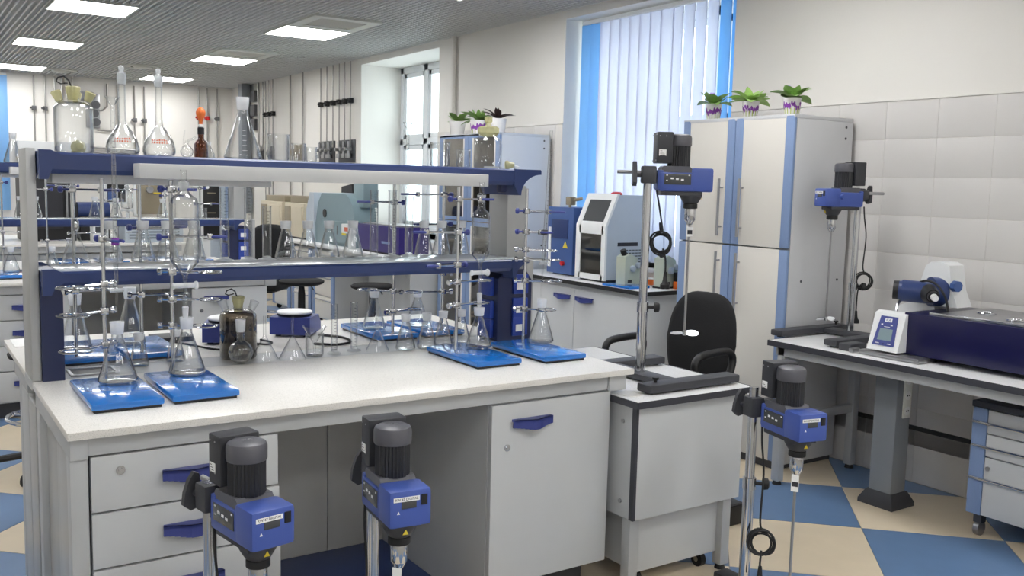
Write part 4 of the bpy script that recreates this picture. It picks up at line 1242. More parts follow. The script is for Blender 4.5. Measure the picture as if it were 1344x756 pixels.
stirrer((2.455, 2.745), .748, 1.556, R_(327), .04, 'blue overhead stirrer on the small table, before the window blind', shaft_z=.931, base=(.30, .17, .21), basedir=0, coil=(1.29, .14), tagged=2, rodtop=1.585)
stirrer((4.19, 3.055), .752, 1.497, R_(161), .045, 'blue overhead stirrer on the right-hand wall table beside tall cabinet', shaft_z=.856, base=(.38, .16, .165), basedir=PI, coil=(1.05, .19), tagged=0, wing=-1)

# ================================================================ SMALL TABLE ON THE RIGHT OF THE ISLAND
t = thing('side_table', 'small white table with dark edge and grey front panel beside the island', 'table', (2.17, 2.44, 0))
o = t.location
MB(o).box(2.175, 2.765, 2.435, 3.42, .726, .748, .001).build('table_top', 'table_top', t)
MB(o).box(2.172, 2.768, 2.431, 2.435, .724, .7485).box(2.768, 2.772, 2.431, 3.422, .724, .7485).box(2.171, 2.175, 2.431, 3.422, .724, .7485).build('edge_band', 'edge_band', t)
MB(o).box(2.205, 2.745, 2.462, 2.480, .302, .722, .001).build('front_panel', 'laminate', t)
MB(o).box(2.192, 2.205, 2.46, 2.482, .302, .722).build('panel_edge', 'edge_band', t)
sp = MB(o).box(2.192, 2.206, 2.482, 3.1, .302, .722, .001).build('side_panel', 'frame_grey', t)
for z in (.66, .36): MB(o).cyl((2.192, 2.53, z), (2.187, 2.53, z), .008).build('bolt', 'steel', sp)
for (x, y) in ((2.208, 2.49), (2.69, 2.49), (2.208, 3.36), (2.69, 3.36)):
    l = MB(o).box(x, x+.045, y, y+.045, .02, .724, .003).build('leg', 'frame_grey', t)
    MB(o).cyl((x+.022, y+.022, 0), (x+.022, y+.022, .022), .022, .016).build('foot', 'black', l)
t = thing('mobile_pedestal', 'grey drawer pedestal on castors under the small table', 'cabinet', (2.45, 2.80, 0))
MB().box(-.18, .245, -.28, .28, .07, .60, .003).build('body', 'laminate', t)
MB().box(.247, .265, -.28, .28, .075, .595, .003).build('front', 'cab_blue', t)
for (x, y) in ((-.14, -.23), (.20, -.23), (-.14, .24), (.20, .24)):
    c = MB().cyl((x-.012, y, .03), (x+.012, y, .03), .03, n=18).build('castor', 'black', t)
    MB().box(x-.018, x+.018, y-.02, y+.02, .055, .07).cyl((x-.016, y, .032), (x+.016, y, .032), .012).build('fork', 'chrome', c)
t = thing('paper_disc', 'round pale paper filter lying on the small table', 'filter paper', (2.245, 2.56, .7484))
MB().lathe([(0, 0), (.048, 0), (.048, .0015), (0, .0015)], n=28).build('disc', 'bench_top', t)
t = thing('foot_pedal', 'black box standing on the floor behind the small table', 'box', (3.12, 2.86, 0))
MB().box(-.06, .06, -.05, .05, 0, .09, .01).build('body', 'black', t)
MB().box(-.05, .05, -.045, .045, .09, .1, .004).build('lid', 'charcoal', t)

# ================================================================ OFFICE CHAIR
def office_chair(loc, rz, label, back_only=False):
    """faces local -x"""
    t = thing('office_chair', label, 'chair', loc, rz)
    for k in range(5):
        a = 2*PI*k/5+.3
        lg = MB().tube([(0, 0, .11), (.15*math.cos(a), .15*math.sin(a), .10), (.30*math.cos(a), .30*math.sin(a), .07)], .02, 8).build('base_arm', 'black', t)
        c = Vector((.30*math.cos(a), .30*math.sin(a), .03)); d = Vector((-math.sin(a), math.cos(a), 0))
        MB().cyl(c-d*.022, c+d*.022, .03, n=16).build('castor', 'black', lg)
    MB().cyl((0, 0, .09), (0, 0, .25), .03).cyl((0, 0, .25), (0, 0, .42), .018).build('gas_column', 'black', t)
    st = MB().box(-.24, .22, -.24, .24, .43, .50, .03).build('seat', 'fabric', t)
    MB().box(-.2, .2, -.2, .2, .415, .432, .01).build('seat_pan', 'black', st)
    # backrest: rounded shield, slightly curved
    W, Hh = .208, .50
    def outline(s):
        pts = []
        for k in range(40):
            a = 2*PI*k/40
            ca, sa = math.cos(a), math.sin(a)
            e = .62
            yy = abs(ca)**e*(1 if ca > 0 else -1)*W*s; zz = abs(sa)**e*(1 if sa > 0 else -1)*Hh/2*s
            yy *= 1-.10*(zz/(Hh/2)) if zz > 0 else 1-.16*(-zz/(Hh/2))
            pts.append((yy, zz))
        return pts
    rings = [(0, .84), (.012, .965), (.03, 1.0), (.048, .97), (.058, .86)]
    vs = []; fs = []
    for x, s in rings:
        for yy, zz in outline(s): vs.append((.235+x+.10*zz-.35*yy*yy*(1), yy, .745+zz))
    n = 40
    for a in range(len(rings)-1):
        for k in range(n): fs.append((a*n+k, a*n+(k+1) % n, (a+1)*n+(k+1) % n, (a+1)*n+k))
    fs.append(tuple(range(n-1, -1, -1))); fs.append(tuple(range((len(rings)-1)*n, len(rings)*n)))
    bk = MB().add(vs, fs).build('backrest', 'fabric', t, ang=60)
    MB().tube([(.10, 0, .41), (.24, 0, .40), (.29, 0, .46), (.285, 0, .60)], .022, 8).box(.262, .30, -.05, .05, .44, .62, .01).build('back_bracket', 'black', bk)
    for sy in (-1, 1):
        y = sy*.275
        loop = [(-.06, .44), (-.11, .58), (-.15, .69), (-.135, .735), (-.08, .75), (.06, .753), (.115, .742), (.138, .70), (.105, .61), (.03, .47), (.01, .44)]
        P = crom([(x, y, z) for x, z in loop], 4)
        MB().tube(P, .0185, 10).box(-.07, .03, min(y, sy*.2), max(y, sy*.2), .425, .45, .006).build('armrest', 'black', t)
    return t
office_chair((3.12, 3.29, 0), R_(8), 'black office chair with loop armrests pushed up to the small table')
t = office_chair((2.72, 8.15, 0), R_(50), 'black high office chair far back between the islands')
for ch in t.children:
    if not ch.name.startswith(('base_arm', 'gas_column')): ch.location.z = .10
    if ch.name.startswith('armrest'): ch.scale = (.9, .8, 1)
fr = MB().ring((0, 0, .30), .21, .011, 36)
for k in range(3): fr.cyl((0, 0, .30), (.21*math.cos(2.1*k), .21*math.sin(2.1*k), .30), .008)
fr.cyl((0, 0, .40), (0, 0, .53), .02).build('foot_ring', 'chrome', t)
def stool(loc, hs, label, back=False):
    t = thing('lab_stool', label, 'stool', loc, .4)
    for k in range(5):
        a = 2*PI*k/5
        lg = MB().tube([(0, 0, .10), (.28*math.cos(a), .28*math.sin(a), .065)], .018, 8).build('base_arm', 'black', t)
        c = Vector((.28*math.cos(a), .28*math.sin(a), .028)); d = Vector((-math.sin(a), math.cos(a), 0))
        MB().cyl(c-d*.02, c+d*.02, .028, n=14).build('castor', 'black', lg)
    MB().lathe([(.036, .09), (.030, hs-.12), (.022, hs-.05), (0, hs-.05)], n=16).build('column', 'black', t)
    MB().lathe([(0, hs-.05), (.15, hs-.045), (.185, hs-.03), (.19, hs-.012), (.17, hs), (0, hs-.004)], n=30).build('seat', 'fabric', t)
    MB().tube([(.03, 0, hs-.06), (.14, .03, hs-.07), (.20, .06, hs-.11)], .006, 6).build('lever', 'black', t)
    fr = MB().ring((0, 0, .28), .20, .011, 36)
    for k in range(3):
        a = 2*PI*k/3; fr.cyl((.03*math.cos(a), .03*math.sin(a), .28), (.2*math.cos(a), .2*math.sin(a), .28), .008)
    fr.build('foot_ring', 'chrome', t)
    return t
stool((2.87, 7.5, 0), .67, 'round black lab stool with chrome foot ring behind the hot plate')
stool((3.50, 7.45, 0), .61, 'round black lab stool with chrome foot ring before the grey panel')
stool((.64, 5.15, 0), .62, 'black swivel stool with chrome foot ring at the left edge, by drawers')

# ================================================================ WALL TABLE ON THE RIGHT
t = thing('long_table', 'long white table with dark edge along the tiled wall', 'table', (3.70, 1.2, 0))
o = t.location
YT0, YT1 = 1.0, 3.19
MB(o).box(3.715, 4.42, YT0, YT1-.004, .726, .75, .001).build('table_top', 'table_top', t)
MB(o).box(3.710, 3.715, YT0, YT1, .722, .7505).box(3.710, 4.42, YT1-.004, YT1, .722, .7505).build('edge_band', 'edge_band', t)
MB(o).box(3.745, 3.775, YT0+.03, YT1-.03, .675, .722, .002).build('front_rail', 'frame_grey', t)
MB(o).box(3.745, 4.39, YT1-.075, YT1-.04, .675, .722, .002).build('end_rail', 'frame_grey', t)
MB(o).box(3.79, 4.34, YT1-.075, YT1-.04, .315, .36, .002).build('cross_rail', 'frame_grey', t)
for (x, y) in ((3.745, YT1-.085), (4.335, YT1-.085), (3.745, YT0+.05), (4.335, YT0+.05)):
    l = MB(o).box(x, x+.045, y, y+.045, .02, .722, .003).build('leg', 'frame_grey', t)
    MB(o).cyl((x+.022, y+.022, 0), (x+.022, y+.022, .022), .024, .018).build('foot', 'black', l)
MB(o).box(4.30, 4.315, YT0+.1, YT1-.1, .38, .70, .002).build('back_panel', 'frame_grey', t) if False else None
t = thing('service_pillar', 'dark grey service pillar with sockets and flared foot under the long table', 'pillar', (4.0, 2.64, 0))
MB().box(-.055, .062, -.05, .075, .06, .70, .012).build('column', 'pillar_grey', t)
MB().add([(-0.087, -0.082, 0), (0.094, -0.082, 0), (0.094, 0.107, 0), (-0.087, 0.107, 0), (-0.087, -0.082, 0.02), (0.094, -0.082, 0.02), (0.094, 0.107, 0.02), (-0.087, 0.107, 0.02), (-0.061, -0.056, 0.07), (0.068, -0.056, 0.07), (0.068, 0.081, 0.07), (-0.061, 0.081, 0.07)],
         [(3, 2, 1, 0), (0, 1, 5, 4), (1, 2, 6, 5), (2, 3, 7, 6), (3, 0, 4, 7), (4, 5, 9, 8), (5, 6, 10, 9), (6, 7, 11, 10), (7, 4, 8, 11), (8, 9, 10, 11)]).build('foot', 'charcoal', t)
sb = MB().box(-.01, .05, -.057, -.049, .44, .69, .003).build('socket_strip', 'socket_white', t)
for k in range(3):
    MB().cyl((.02, -.0585, .475+.075*k), (.02, -.056, .475+.075*k), .022, n=20).build('socket', 'label_white', sb)
    MB().cyl((.013, -.0595, .475+.075*k), (.013, -.058, .475+.075*k), .004).cyl((.027, -.0595, .475+.075*k), (.027, -.058, .475+.075*k), .004).build('hole', 'ink', sb)
# drawer pedestal under the table
t = thing('drawer_pedestal', 'grey drawer pedestal with blue edge and chrome strips at right edge', 'cabinet', (3.95, 1.98, 0))
o = t.location
MB(o).box(3.972, 4.38, 1.72, 2.215, .105, .585, .002).build('body', 'laminate', t)
MB(o).box(3.945, 4.40, 1.70, 2.225, .585, .612, .003).build('top', 'edge_band', t)
MB(o).box(3.95, 3.972, 2.155, 2.22, .105, .583, .003).build('edge_strip', 'cab_blue', t)
zz = [.583, .475, .372, .105]
for k in range(3):
    d = MB(o).box(3.952, 3.972, 1.72, 2.152, zz[k+1]+.003, zz[k]-.003, .002).build('drawer', 'laminate', t)
    zh = [.520, .415, .270][k]
    MB(o).box(3.938, 3.953, 1.72, 2.215, zh-.006, zh+.006, .003).build('pull_strip', 'chrome', d)
MB(o).cyl((3.946, 2.135, .322), (3.953, 2.135, .322), .010).build('lock', 'steel', t)
for (x, y) in ((4.0, 2.18), (4.34, 2.18), (4.0, 1.76), (4.34, 1.76)):
    c = MB(o).cyl((x, y-.012, .032), (x, y+.012, .032), .032, n=18).build('castor', 'steel', t)
    MB(o).box(x-.02, x+.02, y-.018, y+.018, .06, .105).build('fork', 'dark_steel', c)
# long dark-blue bath
t = thing('water_bath', 'long dark blue water bath with steel lid on the wall table', 'water bath', (3.86, 2.5, .75))
o = t.location
MB(o).box(3.87, 4.36, 1.35, 2.535, .775, .968, .006).build('housing', 'bath_blue', t)
for y in (1.45, 2.42):
    for x in (3.93, 4.30): MB(o).cyl((x, y, .75), (x, y, .777), .02).build('foot', 'black', t)
MB(o).box(3.885, 4.345, 1.37, 2.40, .968, .978, .003).build('lid', 'steel', t)
MB(o).box(3.878, 3.888, 1.37, 2.42, .968, .982, .002).build('lid_edge', 'chrome', t)
for (x, y) in ((4.10, 2.28), (3.98, 2.08)):
    MB(o).ring((x, y, .982), .035, .006, 24).build('lid_ring', 'chrome', t)
# rotary evaporator head with control unit
t = thing('rotary_evaporator', 'white and blue rotary evaporator with tilted drive and control panel', 'evaporator', (3.90, 2.6, .75))
o = t.location
MB(o).box(3.792, 4.05, 2.40, 2.71, .752, .774, .006).build('base_plate', 'steel', t)
cu = MB(o).prism([(3.802, .782), (3.90, .782), (3.95, .80), (3.95, .955), (3.88, .962), (3.855, .952)], 2.515, 2.675, 'Y').build('control_unit', 'machine_white', t)
MB(o).box(3.95, 4.25, 2.54, 2.70, .782, .93, .01).build('drive_box', 'machine_white', t)
# sloped panel: plane from (3.802,.782) to (3.855,.952)
sl = Vector((.053, 0, .170)).normalized(); nn = Vector((-sl.z, 0, sl.x))
def onp(u, v, d): # u along y, v up slope
    p = Vector((3.802, 2.595-u, .782))+sl*v+nn*d; return p
def panel(u0, u1, v0, v1, d, name, m, par, taper=0):
    vs = [onp(u0, v0, 0), onp(u1, v0, 0), onp(u1-taper, v1, 0), onp(u0+taper, v1, 0), onp(u0, v0, d), onp(u1, v0, d), onp(u1-taper, v1, d), onp(u0+taper, v1, d)]
    return MB(o).add(vs, [(3, 2, 1, 0), (4, 5, 6, 7), (0, 1, 5, 4), (1, 2, 6, 5), (2, 3, 7, 6), (3, 0, 4, 7)]).build(name, m, par, smooth=False)
pa = panel(-.056, .056, .025, .165, .003, 'panel', 'handle_blue', cu, .012)
panel(-.036, .036, .05, .105, .0042, 'display', 'grey_green', pa, .003)
for q, (a, b, w_, h_) in enumerate(((-.028, .124, .008, .006), (.022, .124, .010, .006), (-.03, .035, .018, .004), (.03, .035, .018, .004), (0, .033, .010, .006), (0, .114, .03, .002))):
    panel(a-w_/2, a+w_/2, b-h_/2, b+h_/2, .0045, 'key', 'ink_white' if q not in (4,) else 'navy_dark', pa)
panel(-.018, .018, .138, .155, .0040, 'logo_plate', 'ink_white', pa)
pc = onp(0, .1465, .0046)-Vector(o)
text('IKA', .015, pa, 'handle_blue', tuple(pc), (PI/2-.30, 0, -PI/2))
# curved arm
arm = [(4.16, .93), (4.06, .95), (4.02, 1.0), (4.05, 1.10), (4.11, 1.17), (4.17, 1.185), (4.23, 1.17), (4.25, 1.08), (4.26, .95), (4.25, .80), (4.16, .80)]
AR = [(-.11, .93-1.0), (.06, .93-1.0)]
a_ = MB(o)
prof = [(2.76, .93), (2.73, .965), (2.68, .985), (2.64, 1.02), (2.625, 1.10), (2.605, 1.17), (2.58, 1.19), (2.52, 1.192), (2.485, 1.178), (2.465, 1.06), (2.43, .985), (2.545, .985), (2.545, .93)]
a_.prism([(y, z) for y, z in prof], 4.12, 4.24, 'X').build('arm', 'machine_white', t)
d = Vector((-.62, .75, .04)).normalized() if 0 else Vector((-.50, .86, 0.03)).normalized()
c = Vector((4.08, 2.56, 1.045))
dv = MB(o)
dv.cyl(c-d*.05, c+d*.115, .052, n=26); dv.cyl(c+d*.115, c+d*.135, .047, .044, n=26)
dv = dv.build('drive_motor', 'navy', t)
MB(o).cyl(c+d*.128, c+d*.152, .046, .044, n=24).build('drive_cap', 'black', dv)
MB(o).cyl(c+Vector((-.02, -.02, 0)), c+Vector((-.075, -.075, -.005)), .045, .030, n=20).cyl(c+Vector((-.075, -.075, -.005)), c+Vector((-.10, -.095, -.006)), .026, .024, n=18).build('clamp_nut', 'black', dv)
MB(o).cyl(c+Vector((-.10, -.095, -.006)), c+Vector((-.135, -.125, -.008)), .0165, .014, n=18).build('vapour_tube', 'dish_white', dv)
MB(o).cyl((4.10, 2.56, 1.05), (4.15, 2.53, 1.05), .07, n=24).build('swivel_disc', 'navy', t)
MB(o).lathe([(0, 0), (.026, 0), (.028, .008), (.026, .028), (0, .03)], (4.13, 2.462, 1.085), 8, (-.3, -1, 0)).build('lock_knob', 'oven_blue', t)
cb = [(4.06, 2.60, 1.09), (4.05, 2.55, 1.105), (4.04, 2.49, 1.09), (4.03, 2.44, 1.04), (4.03, 2.42, .975)]
MB(o).tube(crom(cb), .0055, 7).build('hose', 'rubber', t)
MB(o).tube([(4.02, 2.66, 1.0), (3.99, 2.655, .985), (3.97, 2.645, .95)], .007, 7).build('sensor_plug', 'steel', t)
t = thing('power_brick', 'small dark adapter with metal plug lying before the evaporator', 'adapter', (3.86, 2.80, .75))
MB().box(-.06, .06, -.04, .03, .0, .035, .006).build('body', 'charcoal', t)
MB().box(-.075, -.02, -.065, -.04, .0, .02, .003).build('connector', 'steel', t)

# ================================================================ BENCH UNDER THE NEAR WINDOW
t = thing('low_bench', 'low cabinet bench with grey top and blue handles under the blinds', 'bench', (4.0, 4.46, 0))
o = t.location
MB(o).box(3.985, 4.438, 4.45, 6.05, .822, .845, .002).build('bench_top', 'table_top', t)
MB(o).box(3.982, 3.985, 4.447, 6.05, .818, .8455).box(3.982, 4.438, 4.447, 4.45, .818, .8455).build('edge_band', 'black', t)
MB(o).box(4.03, 4.43, 4.48, 6.04, .06, .818, .002).build('body', 'laminate', t)
MB(o).box(4.06, 4.43, 4.5, 6.02, 0, .06).build('plinth', 'charcoal', t)
for k, (a, b) in enumerate(((4.49, 5.203), (5.209, 6.03))):
    d = MB(o).box(4.008, 4.028, a, b, .08, .785, .002).build('door', 'laminate', t)
    yc = 5.08 if k == 0 else 5.335
    handle(d, yc-o.y, 4.008-o.x, .724, .19, axis='y')
t = thing('socket_box', 'white socket box low on the wall behind office chair', 'socket', (4.43, 4.28, .56))
MB().box(-.05, .008, -.055, .055, -.14, .14, .006).build('box', 'socket_white', t)
for k in (-.06, .06): MB().cyl((-.053, 0, k), (-.049, 0, k), .028, n=18).build('socket', 'label_white', t)
t = thing('analyser', 'white analyser with slanted screen and red button on window bench', 'instrument', (4.10, 5.15, .845))
o = t.location
MB(o).prism([(4.10, .865), (4.43, .865), (4.43, 1.455), (4.20, 1.455), (4.10, 1.23)], 4.98, 5.305, 'Y').build('housing', 'machine_grey', t)
fr = MB(o)
fr.prism([(4.085, .86), (4.103, .86), (4.103, 1.235), (4.205, 1.462), (4.185, 1.462), (4.085, 1.24)], 4.978, 5.02, 'Y')
fr.prism([(4.085, .86), (4.103, .86), (4.103, 1.235), (4.205, 1.462), (4.185, 1.462), (4.085, 1.24)], 5.255, 5.307, 'Y')
fr.prism([(4.085, .86), (4.103, .86), (4.103, .90), (4.085, .90)], 5.0, 5.27, 'Y')
fr.prism([(4.085, 1.18), (4.103, 1.18), (4.103, 1.235), (4.118, 1.265), (4.098, 1.267), (4.085, 1.24)], 5.0, 5.27, 'Y')
fr.prism([(4.166, 1.418), (4.185, 1.418), (4.205, 1.462), (4.185, 1.462)], 5.0, 5.27, 'Y')
fr.build('front_frame', 'machine_white', t)
MB(o).prism([(4.098, 1.262), (4.112, 1.262), (4.182, 1.42), (4.168, 1.42)], 5.02, 5.255, 'Y').build('screen', 'lcd', t)
MB(o).box(4.094, 4.1, 5.02, 5.255, .90, 1.18).build('dark_window', 'cab_brown', t)
dw = MB(o).box(4.09, 4.094, 5.02, 5.255, .90, 1.18).build('window_glass', 'tint_glass', t)
MB(o).box(4.12, 4.42, 5.0, 5.29, .845, .865).build('feet_frame', 'charcoal', t)
MB(o).lathe([(0, 0), (.042, 0), (.04, .012), (.028, .02), (0, .022)], (4.25, 5.07, 1.455), 22).build('red_button', 'red', t)
sl_ = MB(o).box(4.20, 4.38, 4.975, 4.98, 1.10, 1.125).build('slot', 'ink', t)
for r in range(9):
    for c in range(6):
        x = 4.245+.03*c; z = .90+.021*r
        if x < 4.42: MB(o).box(x, x+.02, 4.9775, 4.98, z, z+.006).build('vent_slot', 'ink', t)
t = thing('blue_oven', 'blue cabinet with warning sign left of white analyser', 'instrument', (4.15, 5.6, .845))
o = t.location
MB(o).box(4.16, 4.43, 5.44, 5.76, .855, 1.352, .006).build('housing', 'oven_blue', t)
MB(o).box(4.153, 4.162, 5.50, 5.70, 1.12, 1.26, .002).build('panel', 'navy', t)
MB(o).box(4.153, 4.162, 5.71, 5.74, .90, 1.20, .002).build('side_strip', 'label_white', t)
MB(o).prism([(5.50, 1.05), (5.56, 1.05), (5.53, 1.10)], 4.157, 4.161, 'X').build('warning_sign', 'yellow', t)
MB(o).cyl((4.165, 5.55, .935), (4.14, 5.55, .935), .017).build('red_button', 'red', t)
MB(o).box(4.20, 4.40, 5.47, 5.73, .845, .856).build('feet', 'charcoal', t)
MB(o).tube([(4.17, 5.5, 1.352), (4.17, 5.5, 1.40), (4.22, 5.42, 1.42)], .012, 8).box(4.15, 4.20, 5.47, 5.53, 1.37, 1.43, .006).build('fitting', 'taupe', t)
def refractometer(loc, label):
    t = thing('refractometer', label, 'instrument', loc, R_(8))
    MB().prism([(-.10, 0), (.10, 0), (.075, .05), (.02, .19), (-.05, .22), (-.10, .20)], -.04, .04, 'Y').build('body', 'refract_green', t)
    MB().box(-.105, .105, -.045, .045, 0, .012, .003).build('foot', 'black', t)
    MB().cyl((-.06, 0, .20), (-.085, 0, .245), .020, n=16).build('eyepiece', 'black', t)
    for (x, z, r) in ((-.03, .12, .022), (.02, .14, .020)):
        MB().lathe([(0, 0), (r, 0), (r, .016), (r*.8, .02), (0, .02)], (x, -.04, z), 18, (0, -1, 0)).build('knob', 'machine_grey', t)
    MB().cyl((.06, 0, .09), (.15, 0, .125), .011).cyl((.08, -.03, .10), (.08, .03, .10), .012).cyl((.15, -.02, .115), (.15, .02, .135), .010).build('prism_arm', 'black', t)
    MB().box(-.07, -.03, -.042, -.0395, .025, .045).build('name_plate', 'ink', t)
    return t
refractometer((4.17, 4.80, .845), 'greenish desk refractometer on window bench, left of chrome stand rod')
refractometer((4.33, 4.60, .845), 'greenish desk refractometer on window bench, right of chrome stand rod')
t = thing('blue_tray', 'flat blue tray lying at front of the window bench', 'tray', (4.09, 4.75, .845))
MB().box(-.09, .09, -.14, .14, 0, .016, .004).build('plate', 'stand_blue', t)
t = thing('orange_case', 'small orange case behind the left refractometer', 'case', (4.38, 4.82, .845))
MB().box(-.05, .05, -.06, .06, 0, .035, .004).build('box', 'orange', t); MB().box(-.03, .03, -.04, .04, .035, .042, .002).build('card', 'label_white', t)
t = thing('orange_case', 'orange and black case on window bench next to tall cabinet', 'case', (4.37, 4.49, .845))
MB().box(-.05, .06, -.03, .05, 0, .05, .004).build('box', 'orange', t); MB().box(-.05, .06, -.03, .05, .05, .11, .004).build('lid', 'black', t)

# ================================================================ SECOND ISLAND: GLASS AND STANDS
S2 = 1.2015
Y2 = 7.14
for k, (x, h) in enumerate(((.735, .145), (.83, .145), (1.205, .15), (1.345, .14), (1.665, .14))):
    erlen((x, Y2, S2), h, .041, .016, 'conical flask on the second island\'s shelf, %s from the left' % ORD[k], marks=False)
sepfunnel((1.42, Y2, S2), 'tall stoppered gas vessel on the second island\'s shelf', (S2+.002, S2+.03, S2+.045, S2+.055, S2+.065, S2+.075, S2+.17, S2+.20, S2+.225, S2+.255), .042)
beaker((1.96, Y2, S2), .027, .075, 'small beaker at right end of the second island\'s shelf')
erlen((.70, 7.11, UZ), .20, .06, .018, 'large conical flask on the second island\'s upper shelf at far left', marks=False)
stand(.63, 6.70, (.60, 6.86), ZB, 'blue-based stand at left end of the second island, outer one', [('clamp', 1.44, 3.6, .12, .03), ('ring', 1.12, -.3, .12, .04), ('ring', 1.02, -.5, .12, .04)])
stand(.85, 6.70, (.86, 6.86), ZB, 'blue-based stand at left end of the second island, inner one', [('clamp', 1.40, 2.6, .12, .03), ('ring', 1.06, .3, .12, .04)])
stand(1.10, 7.55, (1.10, 7.38), ZB, 'rear blue-based stand of the second island, leftmost', [('clamp', 1.42, 2.8, .14, .03), ('ring', 1.08, .2, .12, .04)])
stand(1.38, 7.55, (1.40, 7.38), ZB, 'rear blue-based stand of the second island, second one', [('clamp', 1.40, .1, .14, .03), ('clamp', 1.32, 2.9, .12, .02)])
stand(1.74, 7.55, (1.74, 7.38), ZB, 'rear blue-based stand of the second island, third one', [('clamp', 1.44, 2.9, .14, .03), ('clamp', 1.36, .3, .12, .03)])
stand(2.0, 7.55, (2.0, 7.38), ZB, 'rear blue-based stand of the second island, rightmost', [('clamp', 1.42, 3.0, .12, .03), ('clamp', 1.30, .2, .12, .03)])
erlen((.63, 6.72, PT), .16, .05, .016, 'conical flask on a blue stand at left end of second island', marks=False)
erlen((.87, 6.72, PT), .16, .05, .016, 'conical flask on the inner blue stand of second island', marks=False)
erlen((1.10, 7.60, PT), .16, .05, .016, 'conical flask on the leftmost rear stand of second island', marks=False)
for k, x in enumerate((1.40, 1.74)):
    burette((x+.09, 7.45, 1.02), 1.52, 1.09, 1.03, 'burette clamped at the rear of second island, %s one' % ['left', 'right'][k], r=.006)

# ================================================================ THIRD ISLAND: INSTRUMENTS
def instr(name, label, cat, loc): return thing(name, label, cat, loc)
t = instr('black_oven', 'black box oven far back behind the left post, window dark', 'oven', (1.30, 10.4, BT))
MB().box(-.24, .24, -.25, .25, 0, .66, .01).build('body', 'black', t)
MB().box(-.20, .12, -.258, -.25, .12, .58, .003).build('door', 'ink', t)
MB().box(-.235, -.13, -.262, -.252, .30, .42, .003).build('sign', 'orange', t)
MB().cyl((.15, -.30, .15), (.15, -.30, .55), .01).build('handle', 'steel', t)
t = instr('blue_roller', 'dark blue cylinder instrument far back beside the black oven', 'instrument', (1.72, 10.3, BT))
MB().box(-.14, .14, -.12, .12, 0, .24, .01).build('base', 'black', t)
MB().cyl((-.15, 0, .30), (.15, 0, .30), .085, n=22).build('drum', 'navy', t)
t = instr('monitor', 'small computer screen far back showing blue picture', 'monitor', (2.0, 10.6, BT))
MB().box(-.11, .11, -.02, .02, .36, .62, .008).build('frame', 'machine_white', t)
MB().box(-.09, .09, -.023, -.019, .38, .60).build('screen', 'black', t)
MB().prism([(-.085, .39), (.03, .39), (.0, .46), (-.05, .52), (-.085, .52)], -.0245, -.0225, 'Y').build('picture', 'oven_blue', t)
MB().cyl((0, 0, .01), (0, 0, .37), .02).box(-.1, .1, -.08, .08, 0, .015, .004).build('stand', 'machine_white', t)
t = instr('vented_box', 'grey instrument with dark vent slots on the third island', 'instrument', (2.2, 9.95, BT))
MB().box(-.28, .28, -.18, .25, 0, .235, .01).build('housing', 'machine_grey', t)
for c_ in range(3):
    for r_ in range(6):
        MB().box(-.24+.17*c_, -.10+.17*c_, -.183, -.179, .04+.03*r_, .052+.03*r_).build('vent_slot', 'ink', t)
t = instr('small_balance', 'small pale box instrument left of the vented grey one', 'instrument', (1.70, 9.86, BT))
MB().box(-.07, .07, -.08, .1, 0, .19, .008).build('housing', 'machine_white', t)
MB().box(-.05, .05, -.083, -.079, .10, .16).build('display', 'lcd', t)
t = instr('taupe_panel', 'brownish panel with yellow marks on the far wall between flasks', 'panel', (3.19, YB, .95))
MB().box(-.18, .18, -.04, -.001, 0, .62, .005).build('board', 'taupe', t)
for a in (-.22, .18): MB().box(a, a+.04, -.05, -.001, -.02, .64, .003).build('frame', 'machine_white', t)
b = MB().cyl((0, -.04, .36), (0, -.10, .36), .05, n=18).build('handwheel', 'steel', t)
MB().box(.06, .16, -.043, -.039, .30, .32).build('yellow_mark', 'yellow', t)
MB().box(.06, .16, -.043, -.039, .56, .58).build('yellow_mark', 'yellow', t)
t = instr('control_cabinet', 'black control cabinet with orange button far back', 'cabinet', (3.54, 12.5, 0))
MB().box(-.02, .28, 0, .5, 0, 1.62, .006).build('body', 'machine_grey', t)
pnl = MB().box(-.11, .10, -.02, .0, .70, 1.58, .004).build('panel', 'black', t)
MB().box(-.11, -.02, 0, .5, 0, 1.6).build('side', 'machine_white', t)
MB().cyl((.045, -.02, 1.44), (.045, -.06, 1.44), .04, n=20).build('orange_button', 'orange', pnl)
for k in range(2): MB().cyl((-.06, -.02, 1.46-.08*k), (-.06, -.035, 1.46-.08*k), .022, n=16).build('dial', 'ink_white', pnl)
for k in range(3): MB().box(-.06, .05, -.023, -.019, 1.30-.13*k, 1.312-.13*k).build('mark', 'taupe', pnl)
MB().box(.18, .28, -.03, 0, .1, 1.6, .003).build('door_edge', 'cab_blue', t)

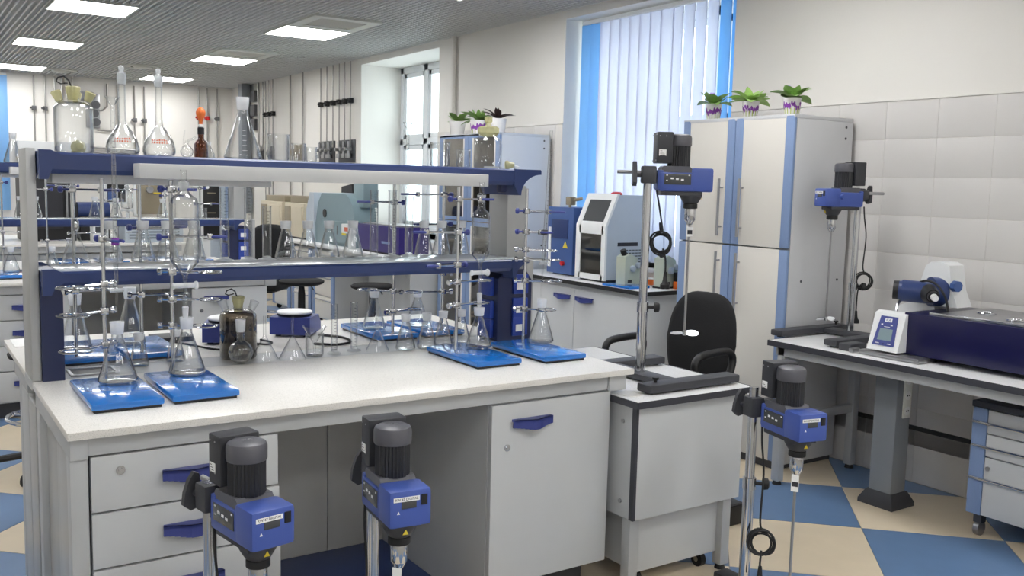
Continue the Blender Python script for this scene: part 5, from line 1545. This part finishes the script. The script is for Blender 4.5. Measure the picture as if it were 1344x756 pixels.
# ================================================================ LONG BENCH UNDER THE FAR WINDOW
t = thing('long_bench', 'long pale instrument bench under the far window', 'bench', (3.66, 7.1, 0))
o = t.location
MB(o).box(3.66, 4.42, 7.10, 12.0, .82, .846, .002).build('bench_top', 'table_top', t)
MB(o).box(3.70, 3.72, 7.12, 8.80, .76, .82).build('front_rail', 'frame_grey', t)
MB(o).box(4.10, 4.12, 7.12, 8.82, .02, .80, .001).build('back_panel', 'laminate', t)
MB(o).box(3.70, 4.40, 7.11, 7.135, 0, .82, .001).build('end_panel', 'frame_grey', t)
for k, y in enumerate((8.84, 9.46, 10.1)):
    c = thing('drawer_pedestal', 'blue-edged drawer pedestal under the long bench, %s from the window end' % ORD[k], 'cabinet', (3.72, y, 0), 0, 'pedestals under the long bench')
    MB().box(.02, .5, 0, .56, .06, .78, .002).build('body', 'laminate', c)
    for ya_ in (0, .49): MB().box(0, .02, ya_, ya_+.07, .06, .78, .002).build('edge_strip', 'cab_blue', c)
    for q in range(3):
        d = MB().box(.001, .02, .072, .488, .08+.235*q, .305+.235*q, .002).build('drawer', 'cab_door', c)
        MB().box(-.012, .001, .072, .488, .26+.235*q, .272+.235*q, .002).build('pull_strip', 'chrome', d)
    for (x, yy) in ((.06, .05), (.44, .05), (.06, .5), (.44, .5)): MB().cyl((x, yy-.01, .03), (x, yy+.01, .03), .03, n=12).build('castor', 'black', c)
t = instr('spectrometer', 'big grey-green instrument with curved hood on the long bench', 'instrument', (3.78, 8.9, .846))
pr = [(.62, 0), (.62, .20), (.55, .42), (.45, .53), (-.12, .53)]+[(-.12-.26*math.sin(a), .27+.26*math.cos(a)) for a in [k*PI/16 for k in range(1, 9)]]+[(-.38, .27), (-.38, 0)]
MB().prism([(y, z) for y, z in pr], .02, .26, 'X').build('hood', 'grey_green', t)
MB().prism([(.62, 0), (.84, 0), (.84, .34), (.74, .53), (.62, .53)], .0, .48, 'X').build('side_tower', 'machine_grey', t)
MB().cyl((.021, .36, .32), (.012, .36, .32), .045, n=22).build('round_port', 'black', t)
fp = MB().prism([(.42, .04), (.36, .25), (-.36, .25), (-.36, .04)], -.012, .02, 'X').build('front_panel', 'grey_green', t)
for k in range(4): MB().box(-.014, -.011, .24-.14*k-.010, .24-.14*k+.010, .12, .21).build('slot', 'dark_steel', fp)
MB().box(-.015, -.011, -.26, -.16, .12, .22).build('green_label', 'yellow', fp)
MB().box(.10, .26, -.42, -.18, .40, .64, .01).build('rear_box', 'grey_green', t)
kb = MB().prism([(.12, .54), (-.16, .54), (-.13, .63), (.12, .60)], .10, .13, 'X').build('keypad', 'black', t)
for k, (a, b) in enumerate(((9.86, 10.46), (10.56, 11.3))):
    t = instr('gas_chromatograph', ['beige boxy chromatograph next to the grey-green instrument', 'beige boxy chromatograph farther along the long bench'][k], 'instrument', (3.80, a, .846))
    MB().box(0, .5, 0, b-a, .02, .40, .012).build('housing', 'beige', t)
    MB().box(-.012, 0, .05, (b-a)*.62, .06, .36, .006).build('oven_door', 'beige', t)
    MB().box(-.014, 0, (b-a)*.68, (b-a)*.95, .06, .36, .004).build('panel', 'taupe', t)
    MB().box(.05, .4, .05, b-a-.05, .40, .47, .008).build('injector_hood', 'taupe', t)
    MB().box(.02, .48, .02, b-a-.02, 0, .02).build('feet', 'black', t)
t = instr('purple_bath', 'dark purple tub instrument behind the cylinders on the shelf', 'water bath', (3.74, 7.42, .846))
MB().prism([(0, .02), (.84, .02), (.88, .26), (0, .26)], 0, .30, 'X').build('housing', 'purple_bath', t)
MB().box(.03, .28, .04, .82, .26, .272, .003).build('lid', 'steel', t)
MB().box(-.006, .0, .18, .34, .10, .12).build('mark', 'cab_blue', t)
MB().box(.02, .28, .02, .8, 0, .022).build('feet', 'black', t)
t = instr('white_detector', 'small white box with red label at foot of grey-green instrument', 'instrument', (3.70, 8.36, .846))
MB().box(0, .07, 0, .24, .15, .24, .006).box(.01, .06, .03, .1, 0, .15, .004).build('housing', 'machine_white', t)
MB().box(-.003, .001, .08, .16, .17, .21).build('red_label', 'red_print', t)
